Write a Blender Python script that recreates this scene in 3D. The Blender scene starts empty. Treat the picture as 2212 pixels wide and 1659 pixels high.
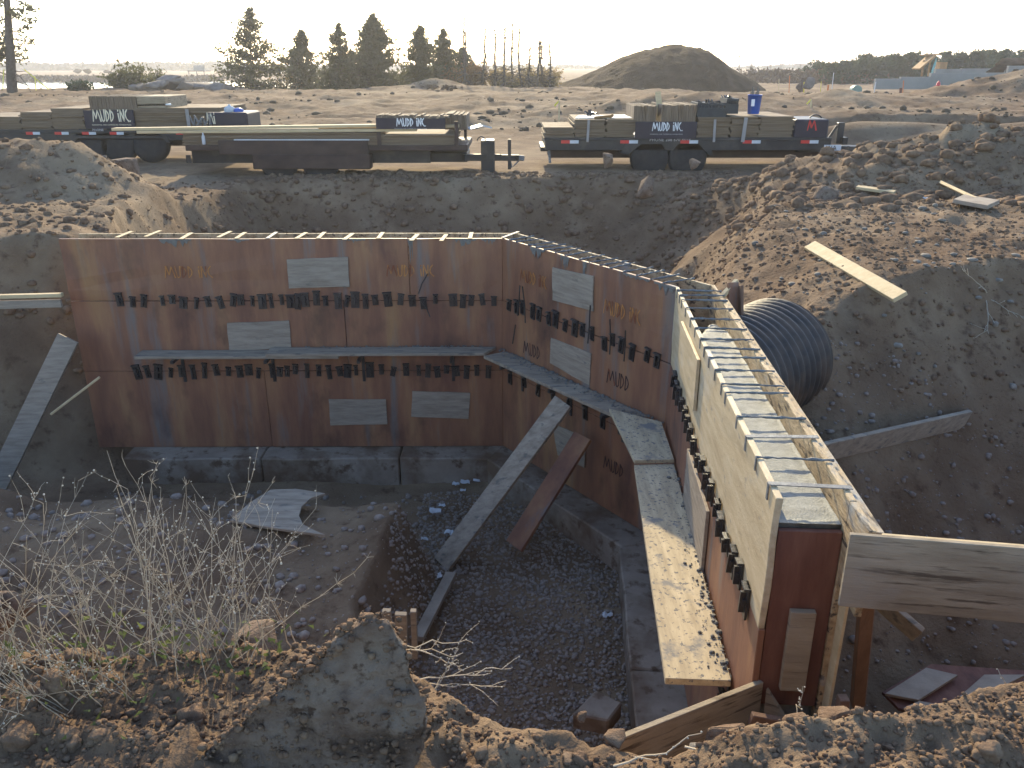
import bpy, bmesh, math, random
import numpy as np
from mathutils import Vector, Matrix
random.seed(7); RNG = np.random.default_rng(11)
S = bpy.context.scene; COL = S.collection

# ------------------------------------------------------------------ camera
FPX, PCX, PCY, HOR, CZ = 1800.0, 1106.0, 829.5, 140.0, 2.07   # photo measured at 2212 x 1659
PITCH = math.atan((PCY - HOR) / FPX); CP, SP = math.cos(PITCH), math.sin(PITCH)
cam = bpy.data.cameras.new('camera'); camo = bpy.data.objects.new('camera', cam); COL.objects.link(camo)
cam.sensor_width = 36.0; cam.lens = 36.0 * FPX / 2212.0; cam.clip_start = 0.05; cam.clip_end = 20000
camo.location = (0, 0, CZ); camo.rotation_euler = (math.pi / 2 - PITCH, 0, 0)
S.camera = camo
S.render.resolution_x, S.render.resolution_y = 1024, 768
# ------------------------------------------------------------------ sky, sun, exposure
SUN_EL, SUN_AZ = math.radians(25.0), math.radians(-5.5)       # ahead of the camera, a little to its left
W = bpy.data.worlds.new('World'); S.world = W; W.use_nodes = True
nt = W.node_tree; bg = nt.nodes['Background']
sky = nt.nodes.new('ShaderNodeTexSky'); sky.sky_type = 'NISHITA'; sky.sun_disc = False
sky.sun_elevation = SUN_EL; sky.sun_rotation = SUN_AZ
sky.air_density = 1.0; sky.dust_density = .8; sky.ozone_density = 2.5
nt.links.new(sky.outputs[0], bg.inputs[0]); bg.inputs[1].default_value = 0.15
sl = bpy.data.lights.new('sun', 'SUN'); so = bpy.data.objects.new('sun', sl); COL.objects.link(so)
sl.energy = 2.8; sl.angle = math.radians(0.6); sl.color = (1.0, 0.83, 0.51)
sd = Vector((math.sin(SUN_AZ) * math.cos(SUN_EL), math.cos(SUN_AZ) * math.cos(SUN_EL), math.sin(SUN_EL)))
so.rotation_euler = sd.to_track_quat('Z', 'Y').to_euler(); so.location = sd * 60
S.view_settings.view_transform = 'Standard'; S.view_settings.look = 'None'
S.view_settings.exposure = 1.5; S.view_settings.gamma = 1.0
S.cycles.use_denoising = True
S.cycles.max_bounces = 6; S.cycles.diffuse_bounces = 3; S.cycles.glossy_bounces = 2
S.cycles.transparent_max_bounces = 6; S.cycles.volume_bounces = 1

# ------------------------------------------------------------------ photo -> place
def ray(x, y): return ((x - PCX), FPX * CP + (PCY - y) * SP, -FPX * SP + (PCY - y) * CP)
def pz(x, y, z):
    r = ray(x, y); k = (z - CZ) / r[2]; return Vector((r[0] * k, r[1] * k, z))
def py(x, y, Y):
    r = ray(x, y); k = Y / r[1]; return Vector((r[0] * k, Y, CZ + r[2] * k))

# ------------------------------------------------------------------ noise
def _hash(ix, iy, iz, seed):
    h = (ix.astype(np.int64) * 374761393 + iy.astype(np.int64) * 668265263 + iz.astype(np.int64) * 2147483647 + seed * 144269504) & 0xffffffff
    h = ((h ^ (h >> 13)) * 1274126177) & 0xffffffff
    h = ((h ^ (h >> 16)) * 2246822519) & 0xffffffff
    return ((h ^ (h >> 15)) & 0xffffff) / float(0xffffff)
def noise2(x, y, seed=0):
    ix, iy = np.floor(x), np.floor(y); fx, fy = x - ix, y - iy
    u, v = fx * fx * fx * (fx * (fx * 6 - 15) + 10), fy * fy * fy * (fy * (fy * 6 - 15) + 10); z = np.zeros_like(ix)
    a, b = _hash(ix, iy, z, seed), _hash(ix + 1, iy, z, seed); c, d = _hash(ix, iy + 1, z, seed), _hash(ix + 1, iy + 1, z, seed)
    return (a + (b - a) * u) * (1 - v) + (c + (d - c) * u) * v
def fbm2(x, y, o=4, seed=0, g=.5):
    s = np.zeros_like(x); a = 1.0; t = 0
    for k in range(o):
        s += a * (noise2(x, y, seed + k * 17) * 2 - 1); t += a; a *= g; x, y = x * 2.03 + 11.3, y * 2.03 - 7.1
    return s / t
def ridged2(x, y, o=4, seed=0):
    s = np.zeros_like(x); a = 1.0; t = 0
    for k in range(o):
        s += a * (1 - np.abs(noise2(x, y, seed + k * 13) * 2 - 1)); t += a; a *= .5; x, y = x * 2.1 + 3.3, y * 2.1 - 9.1
    return s / t
def noise3(p, seed=0):
    i = np.floor(p); f = p - i; u = f * f * (3 - 2 * f); r = 0
    for dx in (0, 1):
        for dy in (0, 1):
            for dz in (0, 1):
                w = (u[:, 0] if dx else 1 - u[:, 0]) * (u[:, 1] if dy else 1 - u[:, 1]) * (u[:, 2] if dz else 1 - u[:, 2])
                r = r + w * _hash(i[:, 0] + dx, i[:, 1] + dy, i[:, 2] + dz, seed)
    return r
def fbm3(p, o=4, seed=0):
    s = 0; a = 1.0; t = 0
    for k in range(o):
        s = s + a * (noise3(p, seed + k * 19) * 2 - 1); t += a; a *= .5; p = p * 2.03 + 5.7
    return s / t

# ------------------------------------------------------------------ objects
ORG = {}
def setp(o, label=None, cat=None, group=None, kind=None):
    if label: o['label'] = label
    if cat: o['category'] = cat
    if group: o['group'] = group
    if kind: o['kind'] = kind
    return o
def thing(name, label, cat, loc=(0, 0, 0), group=None):
    o = bpy.data.objects.new(name, None); COL.objects.link(o); o.empty_display_size = .2
    o.location = loc; ORG[o.name] = Vector(loc); return setp(o, label, cat, group)
def link(name, me, mat, parent=None, loc=None):
    o = bpy.data.objects.new(name, me); COL.objects.link(o)
    if mat is not None:
        for m in (mat if isinstance(mat, (list, tuple)) else [mat]): me.materials.append(m)
    org = ORG[parent.name] if parent is not None else Vector((0, 0, 0))
    if parent is not None: o.parent = parent
    base = Vector(loc) if loc is not None else org
    if loc is None and parent is None and len(me.vertices):
        n = len(me.vertices); co = np.empty(n * 3, np.float32); me.vertices.foreach_get('co', co); co = co.reshape(-1, 3)
        base = Vector((float((co[:, 0].min() + co[:, 0].max()) / 2), float((co[:, 1].min() + co[:, 1].max()) / 2), float(co[:, 2].min())))
    me.transform(Matrix.Translation(-base)); o.location = base - org
    ORG[o.name] = base; return o
def np_mesh(name, v, f, smooth=False):
    """v (n,3); f (m,k) all of one size"""
    me = bpy.data.meshes.new(name); f = np.asarray(f); v = np.asarray(v, np.float32)
    me.vertices.add(len(v)); me.vertices.foreach_set('co', v.ravel())
    k = f.shape[1]; me.loops.add(f.size); me.loops.foreach_set('vertex_index', f.astype(np.int32).ravel())
    me.polygons.add(len(f)); me.polygons.foreach_set('loop_start', np.arange(0, f.size, k, dtype=np.int32))
    me.polygons.foreach_set('loop_total', np.full(len(f), k, np.int32))
    if smooth: me.polygons.foreach_set('use_smooth', np.ones(len(f), bool))
    me.update(calc_edges=True); me.validate(); return me
class MB:
    def __init__(s): s.v = []; s.f = []
    def add(s, v, f):
        n = len(s.v); s.v += [tuple(p) for p in v]; s.f += [tuple(i + n for i in q) for q in f]; return s
    def hexa(s, b, t):
        """bottom quad b, top quad t (4 points each, same winding)"""
        return s.add(list(b) + list(t), [(3, 2, 1, 0), (4, 5, 6, 7), (0, 1, 5, 4), (1, 2, 6, 5), (2, 3, 7, 6), (3, 0, 4, 7)])
    def box(s, x0, y0, z0, x1, y1, z1):
        return s.hexa([(x0, y0, z0), (x1, y0, z0), (x1, y1, z0), (x0, y1, z0)], [(x0, y0, z1), (x1, y0, z1), (x1, y1, z1), (x0, y1, z1)])
    def bar(s, a, b, w, t, side=None, twist=0):
        """board from a to b: w across (along side), t thick"""
        a, b = Vector(a), Vector(b); d = (b - a).normalized()
        sd_ = Vector(side) if side is not None else (Vector((0, 0, 1)).cross(d) if abs(d.z) < .98 else Vector((1, 0, 0)))
        sd_ = (sd_ - d * sd_.dot(d)).normalized(); n = d.cross(sd_)
        u, k = sd_ * (w / 2), n * (t / 2)
        return s.hexa([a - u - k, a + u - k, a + u + k, a - u + k], [b - u - k, b + u - k, b + u + k, b - u + k])
    def tube(s, pts, r, n=6, cap=True):
        pts = [Vector(p) for p in pts]; rr = r if isinstance(r, (list, tuple)) else [r] * len(pts); rings = []; base = len(s.v)
        up = Vector((0, 0, 1))
        for i, p in enumerate(pts):
            d = (pts[min(i + 1, len(pts) - 1)] - pts[max(i - 1, 0)]).normalized()
            a = d.cross(up if abs(d.z) < .95 else Vector((1, 0, 0))).normalized(); b = d.cross(a)
            for k in range(n):
                t = 2 * math.pi * k / n; s.v.append(tuple(p + (a * math.cos(t) + b * math.sin(t)) * rr[i]))
        for i in range(len(pts) - 1):
            for k in range(n):
                s.f.append((base + i * n + k, base + i * n + (k + 1) % n, base + (i + 1) * n + (k + 1) % n, base + (i + 1) * n + k))
        if cap:
            s.f.append(tuple(base + k for k in range(n))[::-1]); s.f.append(tuple(base + (len(pts) - 1) * n + k for k in range(n)))
        return s
    def prism(s, poly, ext):
        """poly: list of 3D points, extruded by vector ext"""
        n = len(poly); e = Vector(ext); b = len(s.v)
        s.v += [tuple(p) for p in poly] + [tuple(Vector(p) + e) for p in poly]
        s.f += [tuple(range(b + n - 1, b - 1, -1)), tuple(range(b + n, b + 2 * n))]
        s.f += [(b + i, b + (i + 1) % n, b + n + (i + 1) % n, b + n + i) for i in range(n)]; return s
    def lathe(s, o, prof, n=16, axis='z'):
        b = len(s.v); o = Vector(o)
        for r, h in prof:
            for k in range(n):
                t = 2 * math.pi * k / n
                p = Vector((r * math.cos(t), r * math.sin(t), h)) if axis == 'z' else (Vector((r * math.cos(t), h, r * math.sin(t))) if axis == 'y' else Vector((h, r * math.cos(t), r * math.sin(t))))
                s.v.append(tuple(o + p))
        for i in range(len(prof) - 1):
            for k in range(n): s.f.append((b + i * n + k, b + i * n + (k + 1) % n, b + (i + 1) * n + (k + 1) % n, b + (i + 1) * n + k))
        s.f.append(tuple(b + k for k in range(n))[::-1]); s.f.append(tuple(b + (len(prof) - 1) * n + k for k in range(n))); return s
    def mesh(s, name, bevel=0, smooth=False):
        me = bpy.data.meshes.new(name); me.from_pydata(s.v, [], s.f)
        bm = bmesh.new(); bm.from_mesh(me)
        bmesh.ops.recalc_face_normals(bm, faces=bm.faces)
        if bevel: bmesh.ops.bevel(bm, geom=list(bm.edges), offset=bevel, segments=1, affect='EDGES', clamp_overlap=True)
        bm.to_mesh(me); bm.free()
        if smooth:
            for p in me.polygons: p.use_smooth = True
        me.update(); return me
def part(name, mb, mat, parent=None, bevel=0, smooth=False, loc=None):
    return link(name, mb.mesh(name, bevel, smooth), mat, parent, loc)
def solo(name, mb, mat, label, cat, group=None, bevel=0, smooth=False):
    return setp(part(name, mb, mat, None, bevel, smooth), label, cat, group)
def wobble(o, amp, sc, seed=0, cuts=0):
    """uneven edges on a built piece"""
    me = o.data
    if cuts:
        bm = bmesh.new(); bm.from_mesh(me); bmesh.ops.subdivide_edges(bm, edges=[e for e in bm.edges if e.calc_length() > .08], cuts=cuts, use_grid_fill=True); bm.to_mesh(me); bm.free()
    n = len(me.vertices); co = np.empty(n * 3, np.float32); me.vertices.foreach_get('co', co); co = co.reshape(-1, 3)
    p = co * sc + seed * 3.1
    co += np.stack([fbm3(p, 2, 1), fbm3(p, 2, 2), fbm3(p, 2, 3)], 1).astype(np.float32) * amp
    me.vertices.foreach_set('co', co.ravel()); me.update(); return o

# ------------------------------------------------------------------ materials
MATS = {}
def mat(name, cols, scale=4.0, rough=.85, bump=0.0, bscale=None, metal=0.0, stretch=(1, 1, 1), detail=6, spec=.3, ramp=(.3, .7), mix2=None, bdist=.02, coord='pos', trans=0):
    """procedural surface: noise between colours, optional second mottling (colour, scale, lo, hi, stretch), noise bump"""
    m = bpy.data.materials.new(name); m.use_nodes = True; n = m.node_tree.nodes; l = m.node_tree.links
    b = n['Principled BSDF']; b.inputs['Roughness'].default_value = rough; b.inputs['Metallic'].default_value = metal
    b.inputs['Specular IOR Level'].default_value = spec
    if coord == 'pos': src = n.new('ShaderNodeNewGeometry').outputs['Position']
    else: src = n.new('ShaderNodeTexCoord').outputs['Object']
    def mapped(st):
        mp = n.new('ShaderNodeMapping'); mp.inputs['Scale'].default_value = st; l.new(src, mp.inputs['Vector']); return mp.outputs[0]
    nz = n.new('ShaderNodeTexNoise'); nz.inputs['Scale'].default_value = scale; nz.inputs['Detail'].default_value = detail; nz.inputs['Roughness'].default_value = .62
    l.new(mapped(stretch), nz.inputs['Vector'])
    r = n.new('ShaderNodeValToRGB'); l.new(nz.outputs['Fac'], r.inputs['Fac'])
    els = r.color_ramp.elements
    els[0].position = ramp[0]; els[0].color = (*cols[0], 1); els[1].position = ramp[1]; els[1].color = (*cols[-1], 1)
    for i, c in enumerate(cols[1:-1]):
        e = els.new(ramp[0] + (ramp[1] - ramp[0]) * (i + 1) / (len(cols) - 1)); e.color = (*c, 1)
    out = r.outputs[0]
    for mx in ([mix2] if isinstance(mix2, tuple) else (mix2 or [])):
        c2, s2, lo, hi, st2 = mx
        n2 = n.new('ShaderNodeTexNoise'); n2.inputs['Scale'].default_value = s2; n2.inputs['Detail'].default_value = 5; n2.inputs['Roughness'].default_value = .6
        l.new(mapped(st2), n2.inputs['Vector'])
        mr = n.new('ShaderNodeMapRange'); mr.inputs['From Min'].default_value = lo; mr.inputs['From Max'].default_value = hi; l.new(n2.outputs['Fac'], mr.inputs['Value'])
        mi = n.new('ShaderNodeMix'); mi.data_type = 'RGBA'; l.new(mr.outputs[0], mi.inputs['Factor']); l.new(out, mi.inputs['A']); mi.inputs['B'].default_value = (*c2, 1)
        out = mi.outputs['Result']
    l.new(out, b.inputs['Base Color'])
    if bump:
        nb = n.new('ShaderNodeTexNoise'); nb.inputs['Scale'].default_value = bscale or scale * 3; nb.inputs['Detail'].default_value = 8; nb.inputs['Roughness'].default_value = .65
        l.new(mapped(stretch), nb.inputs['Vector'])
        bp = n.new('ShaderNodeBump'); bp.inputs['Strength'].default_value = bump; bp.inputs['Distance'].default_value = bdist
        l.new(nb.outputs['Fac'], bp.inputs['Height']); l.new(bp.outputs[0], b.inputs['Normal'])
    if trans:
        b.inputs['Transmission Weight'].default_value = 0
        td = n.new('ShaderNodeBsdfTranslucent'); l.new(out, td.inputs['Color']); ms = n.new('ShaderNodeMixShader'); ms.inputs[0].default_value = trans
        l.new(b.outputs[0], ms.inputs[1]); l.new(td.outputs[0], ms.inputs[2]); l.new(ms.outputs[0], n['Material Output'].inputs['Surface'])
    MATS[name] = m; return m
M = {}
M['ground'] = mat('ground_soil', [(.106, .067, .043), (.172, .114, .072), (.248, .176, .113)], 1.1, .95, .8, 30, spec=.08, mix2=[((.27, .20, .13), .22, .5, .68, (1, 1, 1)), ((.085, .05, .032), 7, .56, .72, (1, 1, 1))], bdist=.03)
M['clod'] = mat('clod_soil', [(.097, .06, .04), (.165, .107, .07), (.24, .168, .11)], 14, .95, .9, 90, bdist=.008, spec=.08)
M['pebble'] = mat('pebble_stone', [(.10, .082, .065), (.17, .145, .118), (.27, .24, .20)], 18, .8, .3, 120, bdist=.004)
M['fieldclod'] = mat('field_clod_soil', [(.06, .042, .028), (.11, .08, .052)], 3, .95)
M['gravel'] = mat('gravel_stone', [(.15, .115, .095), (.225, .18, .15), (.30, .25, .21)], 18, .9, .3, 120, spec=.12, bdist=.004)
M['rock'] = mat('boulder_stone', [(.125, .083, .06), (.19, .135, .10), (.25, .19, .145)], 13, .95, 1.0, 110, spec=.1, mix2=[((.25, .20, .155), 3.5, .54, .70, (1, 1, 1)), ((.085, .055, .038), 26, .56, .66, (1, 1, 1)), ((.10, .066, .046), 5, .58, .68, (1, 1, 1))], bdist=.012)
M['farrock'] = mat('far_boulder_stone', [(.13, .10, .085), (.24, .20, .17)], 2.5, .9, .6, 12)
M['pile'] = mat('stockpile_soil', [(.03, .019, .012), (.05, .032, .02), (.072, .048, .031)], 1.2, .95, .9, 9, bdist=.12, spec=.05)
M['form'] = mat('form_red_plywood', [(.145, .06, .04), (.22, .098, .055), (.30, .152, .075)], 3.2, .55, .15, 40, stretch=(1.6, 1.6, .3), spec=.4,
    mix2=[((.16, .135, .125), 4.0, .56, .70, (1.3, 1.3, .14)), ((.045, .022, .02), 1.9, .54, .74, (1, 1, .55)), ((.33, .175, .07), 1.3, .6, .75, (1, 1, .25))])
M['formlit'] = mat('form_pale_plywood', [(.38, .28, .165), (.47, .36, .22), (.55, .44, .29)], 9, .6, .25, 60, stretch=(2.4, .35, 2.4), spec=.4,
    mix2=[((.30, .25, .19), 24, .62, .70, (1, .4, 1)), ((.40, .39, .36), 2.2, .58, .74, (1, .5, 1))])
M['forminner'] = mat('form_inner_plywood', [(.25, .17, .09), (.42, .30, .17), (.52, .40, .25)], 8, .7, .6, 30, stretch=(3, .5, 3), mix2=[((.07, .05, .035), 11, .56, .64, (2.4, .5, 2.4)), ((.30, .30, .29), 3.5, .60, .7, (1, .6, 1))])
M['formedge'] = mat('form_board_edge', [(.34, .24, .16), (.5, .39, .27)], 30, .8, .4, 80, mix2=((.3, .3, .29), 9, .55, .66, (1, 1, 1)))
M['patch'] = mat('patch_plywood', [(.205, .16, .122), (.27, .218, .168), (.33, .272, .212)], 14, .8, .3, 50, stretch=(.35, .35, 2.5), mix2=[((.16, .14, .12), 7, .63, .72, (1, 1, 2.4))])
M['plank'] = mat('scaffold_plank', [(.30, .235, .155), (.42, .335, .22), (.52, .42, .28)], 10, .8, .35, 55, stretch=(2.2, .35, 2.2), mix2=[((.14, .13, .125), 38, .57, .63, (1, 1, 1)), ((.2, .185, .17), 5, .58, .66, (1, 1, 1))], bdist=.006)
M['plankx'] = mat('weathered_plank', [(.18, .14, .105), (.255, .205, .155), (.325, .27, .205)], 10, .85, .4, 55, stretch=(.4, 2.2, 2.2), mix2=((.13, .115, .1), 12, .58, .68, (.5, 1.8, 1.8)), bdist=.006)
M['plypale'] = mat('pale_plywood_sheet', [(.21, .155, .10), (.285, .22, .145), (.36, .285, .195)], 7, .8, .3, 40, stretch=(.45, 1, 3), mix2=[((.10, .07, .045), 9, .56, .66, (.3, 1, 4.5)), ((.30, .25, .19), 2, .5, .7, (1, 1, 1))])
M['lumber'] = mat('fresh_lumber', [(.45, .33, .18), (.58, .45, .27)], 12, .75, .2, 50, stretch=(.4, 1, 2))
M['stakewood'] = mat('reddish_stake_wood', [(.13, .07, .046), (.20, .115, .075)], 9, .75, .25, 50, stretch=(2, 2, .3))
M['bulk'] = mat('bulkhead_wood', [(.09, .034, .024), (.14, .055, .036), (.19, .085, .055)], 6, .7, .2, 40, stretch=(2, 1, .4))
M['concrete'] = mat('wet_concrete', [(.19, .195, .178), (.25, .255, .235), (.31, .315, .29)], 22, .62, .9, 110, spec=.35, mix2=((.14, .14, .13), 5, .55, .7, (1, 1, 1)), bdist=.006)
M['footing'] = mat('footing_concrete', [(.20, .155, .122), (.255, .205, .162), (.31, .255, .205)], 3, .95, .5, 40, spec=.06, mix2=[((.14, .092, .062), 2.2, .44, .62, (1, 1, 1)), ((.12, .08, .055), 9, .54, .66, (1, 1, 1))], bdist=.006)
M['farwall'] = mat('foundation_concrete', [(.19, .185, .17), (.24, .235, .22)], 1.2, .9, .2, 20)
M['steel'] = mat('tie_steel', [(.10, .10, .105), (.18, .18, .185)], 40, .6, .9, 160, metal=.2, mix2=((.21, .21, .205), 25, .5, .6, (1, 1, 1)), bdist=.004)
M['black'] = mat('black_clip_steel', [(.012, .012, .015), (.03, .03, .034)], 20, .32, .2, 60, metal=.0, spec=.6)
M['trailer'] = mat('black_trailer_paint', [(.012, .011, .012), (.028, .024, .023)], 3, .5, .1, 20, spec=.4, mix2=((.075, .06, .05), 2.2, .5, .75, (1, 1, 1)))
M['rusty'] = mat('dark_rusty_trailer_side', [(.03, .019, .016), (.055, .033, .026), (.075, .048, .038)], 2, .7, .1, 20, stretch=(1, 1, 2))
M['tyre'] = mat('tyre_rubber', [(.018, .017, .018), (.04, .036, .034)], 8, .85, .3, 50)
M['rim'] = mat('dusty_wheel_rim', [(.05, .045, .043), (.1, .085, .08)], 6, .6)
M['stack'] = mat('stacked_form_plywood', [(.12, .08, .05), (.18, .128, .082), (.24, .175, .118)], 5, .85, .3, 30, stretch=(.3, 1, 14))
M['stackv'] = mat('upright_form_plywood', [(.10, .068, .045), (.17, .122, .082), (.25, .185, .13)], 6, .85, .3, 30, stretch=(14, 1, .3))
M['sign'] = mat('black_sign_board', [(.016, .012, .022), (.03, .024, .036)], 3, .5)
M['cream'] = mat('cream_lettering', [(.72, .62, .44), (.8, .7, .52)], 8, .7)
M['white'] = mat('white_paint', [(.7, .7, .7), (.8, .8, .8)], 8, .6)
M['paper'] = mat('white_sheet', [(.42, .42, .43), (.55, .55, .56)], 12, .8)
M['grey_let'] = mat('grey_lettering', [(.4, .38, .38), (.5, .48, .48)], 8, .7)
M['orange_let'] = mat('faded_orange_stencil', [(.50, .22, .06), (.36, .14, .045)], 20, .6, mix2=((.2, .06, .028), 14, .5, .56, (1, 1, .25)))
M['black_let'] = mat('faded_black_stencil', [(.03, .018, .022), (.07, .03, .025)], 20, .6, mix2=((.2, .06, .028), 16, .56, .6, (1, 1, .25)))
M['red'] = mat('red_reflector', [(.5, .03, .025), (.6, .05, .04)], 8, .4)
M['hydrant'] = mat('red_hydrant_paint', [(.45, .03, .04), (.55, .05, .06)], 8, .45)
M['refl'] = mat('white_reflector', [(.5, .5, .52), (.6, .6, .62)], 8, .4)
M['blue'] = mat('blue_plastic', [(.02, .075, .33), (.03, .1, .4)], 5, .45)
M['crate'] = mat('dark_plastic_crate', [(.016, .02, .024), (.035, .04, .045)], 6, .5)
M['pipe'] = mat('corrugated_black_pipe', [(.018, .017, .018), (.04, .036, .036)], 4, .55, .25, 30, spec=.35, mix2=((.10, .07, .05), 3, .38, .64, (1, 1, 1)))
M['needle'] = mat('spruce_needles', [(.055, .06, .032), (.085, .088, .046), (.115, .11, .06)], 1.5, .8, trans=.6, spec=.1)
M['pineneedle'] = mat('dark_pine_needles', [(.03, .048, .03), (.055, .075, .045)], .6, .8, trans=.35, spec=.1)
M['dryneedle'] = mat('dry_rust_needles', [(.13, .07, .032), (.2, .12, .055)], 2, .85, trans=.3)
M['gold'] = mat('dry_golden_brush', [(.26, .19, .09), (.38, .29, .15)], 2, .9, trans=.4)
M['bark'] = mat('grey_brown_bark', [(.055, .042, .034), (.10, .08, .065)], 10, .9)
M['barebark'] = mat('bare_twig_bark', [(.16, .135, .12), (.24, .21, .185)], 3, .9)
M['twig'] = mat('dry_straw_stem', [(.38, .31, .22), (.50, .42, .32), (.58, .51, .41)], 9, .85, trans=.4)
M['bud'] = mat('pale_seed_bud', [(.52, .48, .40), (.62, .58, .5)], 9, .9, trans=.4)
M['weed'] = mat('green_weed', [(.07, .09, .028), (.13, .15, .05)], 6, .85, trans=.4)
M['grassdry'] = mat('dry_field_grass', [(.16, .13, .075), (.24, .2, .12)], .2, .95)
M['fargreen'] = mat('far_treeline', [(.05, .05, .038), (.09, .085, .06)], .05, .9)
M['brown'] = mat('brown_scrub', [(.09, .055, .038), (.14, .09, .06)], .3, .9)
M['greenbox'] = mat('green_utility_paint', [(.16, .23, .19), (.2, .28, .23)], 3, .5)
M['orange'] = mat('orange_marker_paint', [(.5, .12, .03), (.58, .17, .05)], 3, .7)
M['yellow'] = mat('yellow_flagging', [(.6, .47, .05), (.68, .55, .1)], 3, .7)
M['teal'] = mat('teal_plastic', [(.09, .32, .3), (.13, .4, .37)], 3, .5)
M['playwood'] = mat('stained_play_wood', [(.22, .12, .05), (.32, .19, .085)], 3, .8)
M['strap'] = mat('grey_load_strap', [(.25, .23, .22), (.33, .3, .28)], 5, .8)
M['mud'] = mat('concrete_splatter', [(.14, .13, .12), (.20, .19, .175)], 30, .8, .8, 90)
wm = bpy.data.materials.new('pond_water'); wm.use_nodes = True; M['water'] = wm
_b = wm.node_tree.nodes['Principled BSDF']; _b.inputs['Base Color'].default_value = (.04, .05, .055, 1); _b.inputs['Roughness'].default_value = .12
_n = wm.node_tree.nodes.new('ShaderNodeTexNoise'); _n.inputs['Scale'].default_value = 1.5; _bp = wm.node_tree.nodes.new('ShaderNodeBump'); _bp.inputs['Strength'].default_value = .15
wm.node_tree.links.new(_n.outputs['Fac'], _bp.inputs['Height']); wm.node_tree.links.new(_bp.outputs[0], _b.inputs['Normal'])

# ================================================================== GROUND
FLOOR = -1.93
# pit rim (x, y, slope of the bank below the edge that starts here)
RIM = [(-4.6, 2.0, 1.9), (-1.6, 1.86, 1.9), (-.75, 1.93, 1.9), (-.25, 1.80, 1.9), (-.02, 1.63, 1.9), (.2, 1.57, 1.9), (.62, 1.56, 1.9), (.95, 1.62, 2.4), (1.25, 1.70, 2.6), (1.75, 2.0, 2.6), (3.2, 2.6, 2.0), (7, 3.4, 1.0), (8, 7.9, .95),
       (4.4, 7.6, .95), (2.75, 6.72, 1.0), (2.1, 6.28, 1.15), (1.98, 8.0, 1.0), (3.5, 11.0, .8), (4.3, 14.0, .9), (3.2, 16.3, 1.3), (.9, 16.9, 1.4), (-1.5, 16.3, 1.5), (-4.5, 16.15, 1.5),
       (-5.0, 15.9, 1.6), (-5.3, 13.2, 2.2), (-5.1, 10.8, 2.4), (-4.45, 8.95, 2.2), (-6.0, 8.7, 2.2), (-10, 8.3, 2.0), (-10, 2.3, 1.6)]
def smooth(a, b, t): t = np.clip((t - a) / (b - a), 0, 1); return t * t * (3 - 2 * t)
def bump(x, y, cx, cy, rx, ry, h, p=1.0):
    d = np.sqrt(((x - cx) / rx) ** 2 + ((y - cy) / ry) ** 2); return h * np.clip(1 - d, 0, 1) ** p * (1 + .35 * np.clip(1 - d, 0, 1)) / 1.35
def pitmask(x, y):
    inside = np.zeros(x.shape, bool); drop = np.full(x.shape, 1e9); dist = np.full(x.shape, 1e9); n = len(RIM)
    for i in range(n):
        x0, y0, s = RIM[i]; x1, y1, _ = RIM[(i + 1) % n]
        c = ((y0 > y) != (y1 > y)) & (x < (x1 - x0) * (y - y0) / ((y1 - y0) or 1e-9) + x0); inside ^= c
        dx, dy = x1 - x0, y1 - y0; t = np.clip(((x - x0) * dx + (y - y0) * dy) / (dx * dx + dy * dy), 0, 1)
        d = np.hypot(x - x0 - t * dx, y - y0 - t * dy); drop = np.minimum(drop, d * s); dist = np.minimum(dist, d)
    return inside, drop, dist
def base_ground(x, y):
    g = np.zeros_like(x)
    g += .50 * smooth(4.0, 2.4, y)                                                # where the camera stands
    g += .38 * smooth(1.8, 3.2, x) * smooth(5.6, 7.0, y) * smooth(15.5, 10.5, y)  # right plateau
    g += .38 * smooth(-3.9, -5.0, x) * smooth(7.2, 8.3, y) * smooth(14, 11, y)
    g += (.0 * smooth(-.4, -.1, x) + .085 * smooth(.33, .52, x)) * smooth(2.6, 1.9, y) + .06 * smooth(-.35, -.6, x) * smooth(2.6, 1.9, y)
    # field beyond the trailers: a rise to a crest, terraces on the right
    g += .70 * smooth(23.5, 44, y) * (1 - .45 * smooth(2, 12, x))
    g += .52 * smooth(5.5, 8, x + .12 * (y - 27)) * smooth(26.8, 27.3, y + .25 * np.sin(x * .5)) * smooth(50, 36, y)
    g -= 1.0 * smooth(50, 62, y) * smooth(-2, -14, x)                             # down to the pond side
    # dirt heaps
    g += bump(x, y, -8.8, 12.6, 3.7, 2.1, 1.15, .8) + bump(x, y, -6.3, 12.5, 1.6, 1.2, .42)
    g += bump(x, y, 6.9, 13.4, 3.2, 1.8, 1.0, .8) + bump(x, y, 9.3, 13.0, 2.8, 1.7, .7, .8) + bump(x, y, 4.6, 14.2, 1.6, 1.2, .35) + bump(x, y, 8.2, 11.6, 1.6, 1.0, .3) + bump(x, y, 10.5, 10.4, 2.5, 1.6, .75, .8)
    g += bump(x, y, 2.0, 15.6, 1.2, 1.0, .38) + bump(x, y, 3.0, 15.2, 1.0, .9, .25)
    g += bump(x, y, 15.0, 22.3, 8.5, 1.3, .85, .5) + bump(x, y, 9.0, 23.0, 3.0, 1.0, .45, .6)
    g += bump(x, y, 5.0, 31, 6, 2.6, .75) + bump(x, y, 12, 33, 5, 2.2, .45) + bump(x, y, 22, 38, 5, 4, 1.1) + bump(x, y, -1.5, 30, 4, 2, .35)
    g += bump(x, y, -4.2, 49, 4.5, 2.5, .55)
    return g
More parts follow.
